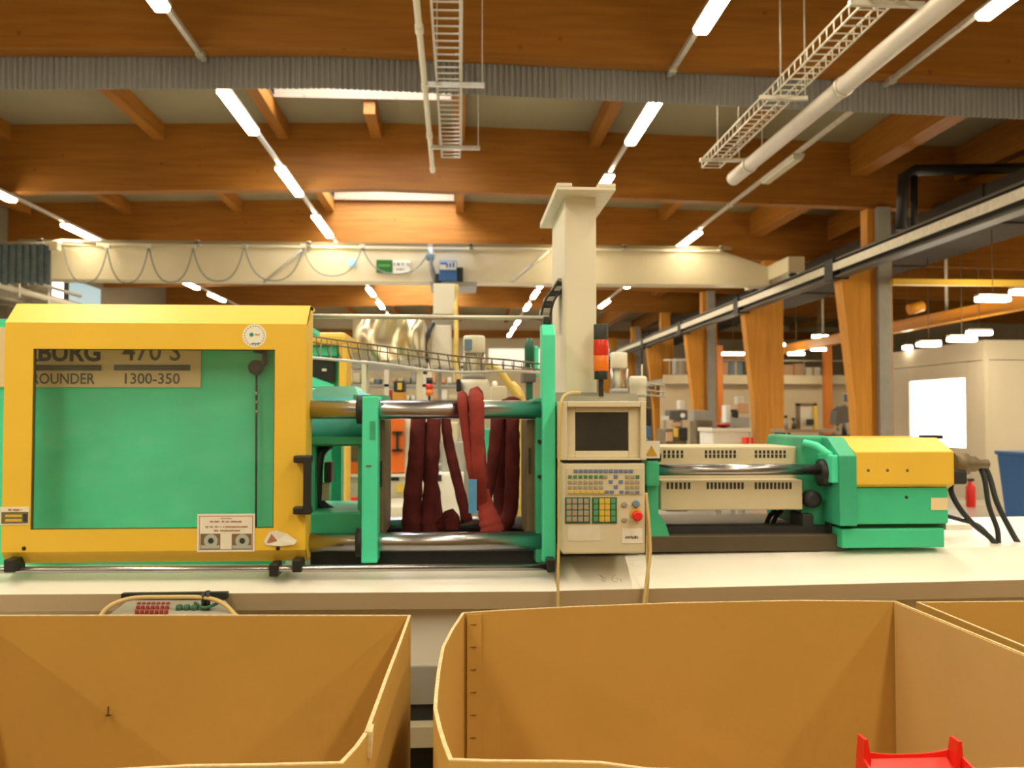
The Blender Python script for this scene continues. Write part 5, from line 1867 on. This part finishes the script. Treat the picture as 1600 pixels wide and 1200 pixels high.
# cable basket running over the second row
tb = thing('wire_basket_tray', 'sagging wire basket tray running across behind the machine', 'cable tray', P(660, 560, 4.9))
WY = 4.9
pairs = [((478, 524), (478, 558)), ((540, 533), (545, 564)), (( 600, 541), (600, 569)), ((660, 549), (665, 578)), ((720, 557), (725, 582)), ((790, 562), (790, 580)), ((848, 569), (850, 582))]
for off in (0, 0.18):
    MB().tube(curve([P(a[0], a[1], WY + off) for a, b in pairs], 5), 0.005, 6).build('top_wire', DULL, tb)
    MB().tube(curve([P(a[0], a[1] + 9, WY + off) for a, b in pairs], 5), 0.004, 6).build('middle_wire', DULL, tb)
MB().tube(curve([P(b[0], b[1], WY) for a, b in pairs], 5), 0.008, 6).build('bottom_wire', GALV, tb)
for i in range(24):
    u = i / 23 * (len(pairs) - 1)
    k = min(int(u), len(pairs) - 2)
    f_ = u - k
    a = P(pairs[k][0][0], pairs[k][0][1], WY).lerp(P(pairs[k + 1][0][0], pairs[k + 1][0][1], WY), f_)
    b = P(pairs[k][1][0], pairs[k][1][1], WY).lerp(P(pairs[k + 1][1][0], pairs[k + 1][1][1], WY), f_)
    MB().tube([a, b.lerp(a, 0.45), b + Vector((0, 0.09, 0)), a + Vector((0, 0.18, 0))], 0.0035, 5).build('rib_wire', DULL, tb)

for px in (571, 853):
    q = P(px, 570, WY + 0.09)
    MB().box((q.x - 0.012, WY + 0.0, 0), (q.x + 0.012, WY + 0.02, q.z + 0.02)).build('support_post', CREAM, tb)

# hall far end: white band of windows
for i, (px0, px1) in enumerate(((764, 822), (824, 900), (902, 980))):
    fb('window_%d' % (len(skylights) + 1 + i), px0, px1, 545, 575, YF - 0.05, YF - 0.01, mat('far window daylight', (0.9, 0.9, 0.85), 0.5, emit=0.75, ecol=(1.0, 0.92, 0.75)))['kind'] = 'structure'
# high window on the side wall
a, b = Px(83, 455, XL + 0.02), Px(157, 455, XL + 0.02)
z0_, z1_ = Px(110, 500, XL + 0.02).z, Px(110, 436, XL + 0.02).z
w_ = struct('window_12', MB().box((XL, a.y + 0.5, z0_), (XL + 0.03, b.y, z1_)), BLUEPANE, 'pale blue lit window high in the side wall')
ym_ = Px(98, 455, XL + 0.02).y
MB().box((XL, a.y, z0_), (XL + 0.035, ym_, z1_)).build('bright_light', WINM, w_)
MB().box((XL, ym_, z0_), (XL + 0.06, ym_ + 0.25, z1_)).build('mullion', DARKDUCT, w_)
pr = thing('wall_pipe', 'pale pipe sloping away below the crane rail along the side wall', 'pipe', P(60, 460, 14))
a, b = Px(-10, 443, -8.6), Px(118, 478, -8.6)
MB().tube([a, b], 0.06, 10).build('tube', CREAM, pr)
MB().tube([a + Vector((0.1, 0, 0.22)), b + Vector((0.1, 0, 0.22))], 0.04, 10).build('upper_tube', GREYP, pr)
for u in (0.25, 0.6):
    q = a.lerp(b, u)
    MB().box((XL, q.y - 0.03, q.z - 0.15), (q.x + 0.05, q.y + 0.03, q.z + 0.25)).build('wall_bracket', GALV, pr)

# ------------------------------------------------------------------ workshop between the columns
wk = thing('workbench', 'long workbench with grey top behind the injection unit', 'workbench', P(1270, 690, 17))
WKY = 17.0
a, b = P(1226, 671, WKY), P(1312, 671, WKY)
MB().box((a.x, WKY, a.z - 0.06), (b.x, WKY + 0.8, a.z)).build('top', mat('worn bench top', (0.38, 0.27, 0.17), 0.6), wk)
for x in (a.x + 0.05, b.x - 0.1):
    for y in (WKY + 0.03, WKY + 0.7):
        MB().box((x, y, 0), (x + 0.06, y + 0.06, a.z - 0.06)).build('leg', GREYP, wk)
MB().box((a.x + 0.1, WKY + 0.05, 0.5), (b.x - 0.1, WKY + 0.75, 0.53)).build('lower_shelf', GREYP, wk)
ztop_ = a.z


def bottle(px, w, h_, Y, z0, m, label, cat='bottle'):
    x = P(px, 660, Y).x
    k = Y / F
    o = MB().lathe((x, Y, 0), [(w * k / 2, z0), (w * k / 2, z0 + h_ * k * 0.62), (w * k / 5, z0 + h_ * k * 0.78), (w * k / 5, z0 + h_ * k)], 14).build('spray_bottle', m)
    MB().box((x - w * k * 0.4, Y - 0.02, z0 + h_ * k), (x + w * k * 0.25, Y + 0.02, z0 + h_ * k + 0.05)).build('nozzle', DARK, o)
    tag(o, label, cat)


bottle(1228, 6, 18, WKY + 0.2, ztop_, GREYP, 'dark spray bottle on the workbench beside the second column')
bottle(1240, 6, 14, WKY + 0.2, ztop_, DULL, 'brown spray bottle on the workbench next to the board frame')
bf = thing('board_frame', 'amber frame stand with a pale board on the workbench', 'stand', P(1261, 671, WKY + 0.1))
x0_, x1_, z0_, z1_ = rect(1245, 1277, 630, 671, WKY + 0.1)
for x in (x0_, x1_ - 0.07):
    MB().box((x, WKY + 0.1, ztop_), (x + 0.07, WKY + 0.17, z1_)).build('upright', YELD if x > x0_ else DULL, bf)
MB().box((x0_, WKY + 0.1, z1_ - 0.05), (x1_, WKY + 0.17, z1_)).build('top_rail', DULL, bf)
MB().box((x0_ + 0.07, WKY + 0.13, ztop_ + 0.02), (x1_ - 0.07, WKY + 0.15, z1_ - 0.05)).build('board', CREAM, bf)
fb('dark_vise', 1262, 1272, 655, 664, WKY + 0.05, WKY + 0.12, DARK, bf)
mach = thing('drill_press', 'dark bench drill press beside the big timber column', 'drill press', P(1318, 690, 16))
DY = 16.0
x = P(1322, 660, DY).x
zt_ = P(1320, 680, DY).z
MB().box((x - 0.3, DY, 0), (x + 0.25, DY + 0.5, zt_ - 0.05)).build('cabinet', DULL, mach, bev=0.02)
MB().box((x - 0.28, DY + 0.05, zt_ - 0.05), (x + 0.2, DY + 0.4, zt_)).build('table', DARK, mach, bev=0.01)
MB().tube([(x + 0.1, DY + 0.3, zt_), (x + 0.1, DY + 0.3, P(0, 632, DY).z)], 0.05, 12).build('column', STEEL, mach)
MB().prism([(x - 0.16, P(0, 664, DY).z), (x - 0.12, P(0, 642, DY).z), (x + 0.0, P(0, 634, DY).z), (x + 0.2, P(0, 634, DY).z), (x + 0.2, P(0, 660, DY).z)], 'Y', DY + 0.08, DY + 0.4).build('head', GREYINK, mach, bev=0.02)
MB().tube([(x - 0.07, DY + 0.2, P(0, 664, DY).z), (x - 0.07, DY + 0.2, P(0, 674, DY).z)], 0.025, 10).build('spindle', STEEL, mach)
sgn = fb('wall_sign', 1319, 1328, 616, 628, MY + 0.33, MY + 0.4, BLUEGREY)
tag(sgn, 'small blue square sign on the pale wall past the amber post', 'sign')
fb('border', 1318, 1329, 614, 630, MY + 0.36, MY + 0.4, WHITE, sgn)

wt = thing('white_tank', 'white tank between the third and second columns behind the heater guard', 'tank', P(1142, 697, 12))
a, b, c, d = rect(1114, 1171, 669, 700, 12.0)
MB().box((a, 12.0, 0.35), (b, 12.7, d)).build('body', CREAM, wt, bev=0.03)
MB().box((a - 0.02, 11.98, d - 0.05), (b + 0.02, 12.72, d)).build('lid_rim', CREAM, wt, bev=0.01)
for x in (a + 0.05, b - 0.12):
    MB().box((x, 12.05, 0), (x + 0.07, 12.12, 0.36)).build('leg', GREYP, wt)
bw_ = thing('red_bowl', 'red bowl standing on the lid of the white tank', 'bowl', P(1130, 668, 12.2))
q = P(1130, 668, 12.3)
MB().lathe((q.x, 12.3, d), [(0.04, 0), (0.09, 0.03), (0.1, 0.055), (0.09, 0.055), (0.05, 0.02)], 18).build('body', REDP, bw_)
MB().lathe((q.x, 12.3, d), [(0.03, 0.0), (0.03, 0.022)], 12).build('foot', REDP, bw_)
rk = carton(1166, 1178, 683, 697, 11.6, REDP, 'small red box at the foot of the second timber column', 0.9, dep=0.2)
st = thing('side_table', 'grey side table under the small red box and dark crates', 'table', P(1200, 700, 11.5))
a, b = P(1150, 700, 11.5).x, P(1252, 700, 11.5).x
MB().box((a, 11.5, 0.86), (b, 12.0 - 0.02, 0.9)).build('top', GREYP, st)
for x in (a + 0.03, b - 0.09):
    MB().box((x, 11.55, 0), (x + 0.06, 11.61, 0.86)).build('leg', GREYP, st)
    MB().box((x, 11.85, 0), (x + 0.06, 11.91, 0.86)).build('leg', GREYP, st)
carton(1222, 1236, 676, 694, 11.6, BLACK, 'black crate on the side table beside the green carriage', 0.9, dep=0.25)
carton(1207, 1221, 682, 696, 11.65, DULL, 'brown crate next to the black crate on the side table', 0.9, dep=0.2)
mc = thing('assembly_machine', 'grey assembly machine with white and orange housings seen through the columns', 'machine', P(1155, 668, 19))
AY = 19.0
a, b, c, d = rect(1143, 1172, 652, 672, AY)
MB().box((a, AY, 0), (b, AY + 0.8, d)).build('base', GREYP, mc, bev=0.02)
fb('orange_housing', 1154, 1171, 630, 646, AY + 0.1, AY + 0.5, SALMON, mc, bev=0.02)
fb('white_tower', 1134, 1142, 633, 662, AY + 0.1, AY + 0.4, WHITE, mc, bev=0.02)
MB().box((P(1134, 640, AY).x, AY + 0.1, 0), (P(1142, 640, AY).x, AY + 0.4, P(0, 661, AY).z)).build('tower_base', GREYP, mc)
fb('arm', 1142, 1160, 640, 644, AY + 0.2, AY + 0.3, DARK, mc)
fb('white_head', 1152, 1163, 619, 632, AY + 0.15, AY + 0.4, CREAM, mc, bev=0.03)
fb('dark_motor', 1147, 1154, 643, 653, AY - 0.02, AY + 0.2, BLACK, mc, bev=0.02)
mc = thing('test_stand', 'cluttered test stand with round gauge between the third and fourth columns', 'machine', P(1062, 690, 15))
TY = 15.0
MB().box((P(1040, 690, TY).x, TY, 0), (P(1074, 690, TY).x, TY + 0.7, P(0, 672, TY).z)).build('cabinet', DULL, mc, bev=0.02)
fb('dark_case', 1047, 1075, 641, 656, TY + 0.1, TY + 0.5, GREYINK, mc, bev=0.02)
fb('stem', 1055, 1066, 656, 673, TY + 0.15, TY + 0.3, GREYP, mc)
MB().lathe(P(1067, 649, TY + 0.09), [(0.04, 0), (0.042, 0.03)], 16, 'Y').build('gauge', WHITE, mc)
fb('red_hopper', 1050, 1064, 660, 667, TY + 0.05, TY + 0.15, SALMON, mc, bev=0.01)
fb('yellow_valve', 1053, 1060, 669, 683, TY - 0.05, TY, YELD, mc, bev=0.01)
fb('black_tank', 1064, 1075, 668, 688, TY - 0.08, TY, BLACK, mc, bev=0.02)
fb('white_head', 1062, 1070, 626, 641, TY + 0.15, TY + 0.4, CREAM, mc, bev=0.02)
fb('cable_bundle', 1041, 1052, 675, 690, TY - 0.05, TY, SALMON, mc, bev=0.02)
fb('white_note', 1034, 1045, 650, 656, TY + 0.08, TY + 0.1, PAPER, mc)
fb('note_post', 1038, 1041, 654, 690, TY + 0.1, TY + 0.13, GREYP, mc)
mc = thing('grey_switch_box', 'grey switch cabinet standing against the third timber column', 'cabinet', P(1100, 690, 17.5))
QY = 17.5
MB().box((P(1088, 690, QY).x, QY, 0), (P(1114, 690, QY).x, QY + 0.5, P(0, 658, QY).z)).build('body', DULL, mc, bev=0.02)
fb('top_box', 1084, 1113, 641, 658, QY + 0.05, QY + 0.4, GREYP, mc, bev=0.02)
fb('blue_drawer', 1104, 1113, 676, 696, QY - 0.03, QY, BLUE, mc, bev=0.01)
fb('black_drawer', 1093, 1102, 684, 696, QY - 0.03, QY, BLACK, mc, bev=0.01)

# hopper group right behind the control panel
t, x, z = hopper('hopper loader with white lid right behind the signal tower', 967, 5.4, 551, 576, 610, 640, 27, 36, False, drum=False)
MB().box((x - 0.09, 5.3, 0.6), (x + 0.09, 5.5, z[2] - 0.02)).build('stand', GREYP, t)
dr = thing('cream_drum', 'cream drum with ribs beside the second hopper loader', 'drum', P(997, 620, 5.6))
q = P(997, 620, 5.6)
zz = [P(997, v, 5.6).z for v in (640, 618, 604, 603, 592, 588)]
k = 5.6 / F
MB().lathe((q.x, 5.6, 0), [(12 * k, zz[0]), (13 * k, zz[1]), (13 * k, zz[2]), (14 * k, zz[3]), (14 * k, zz[4]), (12 * k, zz[5])], 26).build('body', CREAM, dr)
MB().lathe((q.x, 5.6, 0), [(13.8 * k, zz[1] - 0.01), (13.8 * k, zz[1] + 0.01)], 26).build('rib', GREYP, dr)
MB().box((q.x - 0.05, 5.55, 0.6), (q.x + 0.05, 5.65, zz[0] + 0.01)).build('stand', GREYP, dr)
fb('antenna', 1001, 1005, 545, 568, 5.6, 5.62, BLACK, dr)
MB().tube([(P(1003, 560, 5.61).x, 5.61, zz[5] - 0.01), (P(1003, 560, 5.61).x, 5.61, P(0, 566, 5.61).z)], 0.005, 8).build('antenna_rod', CREAM, dr)
tb2 = thing('wire_basket_tray', 'wire basket tray end in front of the fourth timber column', 'cable tray', P(1010, 610, 5.8))
for py0, py1 in ((592, 603), (604, 613), (612, 620)):
    MB().tube(curve([P(985, py0, 5.8), P(1010, (py0 + py1) / 2 + 1, 5.8), P(1040, py1, 5.8)], 5), 0.005, 6).build('wire', GREYP, tb2)
for u in range(5):
    px = 988 + u * 12
    MB().tube([P(px, 592 + u * 2.6, 5.8), P(px, 613 + u * 1.8, 5.8)], 0.004, 5).build('rib_wire', GREYP, tb2)
MB().box((P(986, 620, 5.8).x, 5.8, 0.6), (P(989, 620, 5.8).x, 5.83, P(0, 592, 5.8).z)).build('post', GREYP, tb2)
base3 = thing('rear_machine_base', 'cream machine base under the hoppers behind the control panel', 'machine', P(900, 800, 5.2))
MB().box((P(690, 700, 5.1).x, 5.05, 0.03), (P(1040, 700, 5.1).x, 5.95, 0.62)).build('body', DECK, base3, bev=0.02)
MB().box((P(690, 700, 5.1).x, 5.1, 0.0), (P(1040, 700, 5.1).x, 5.9, 0.03)).build('plinth', DARK, base3)
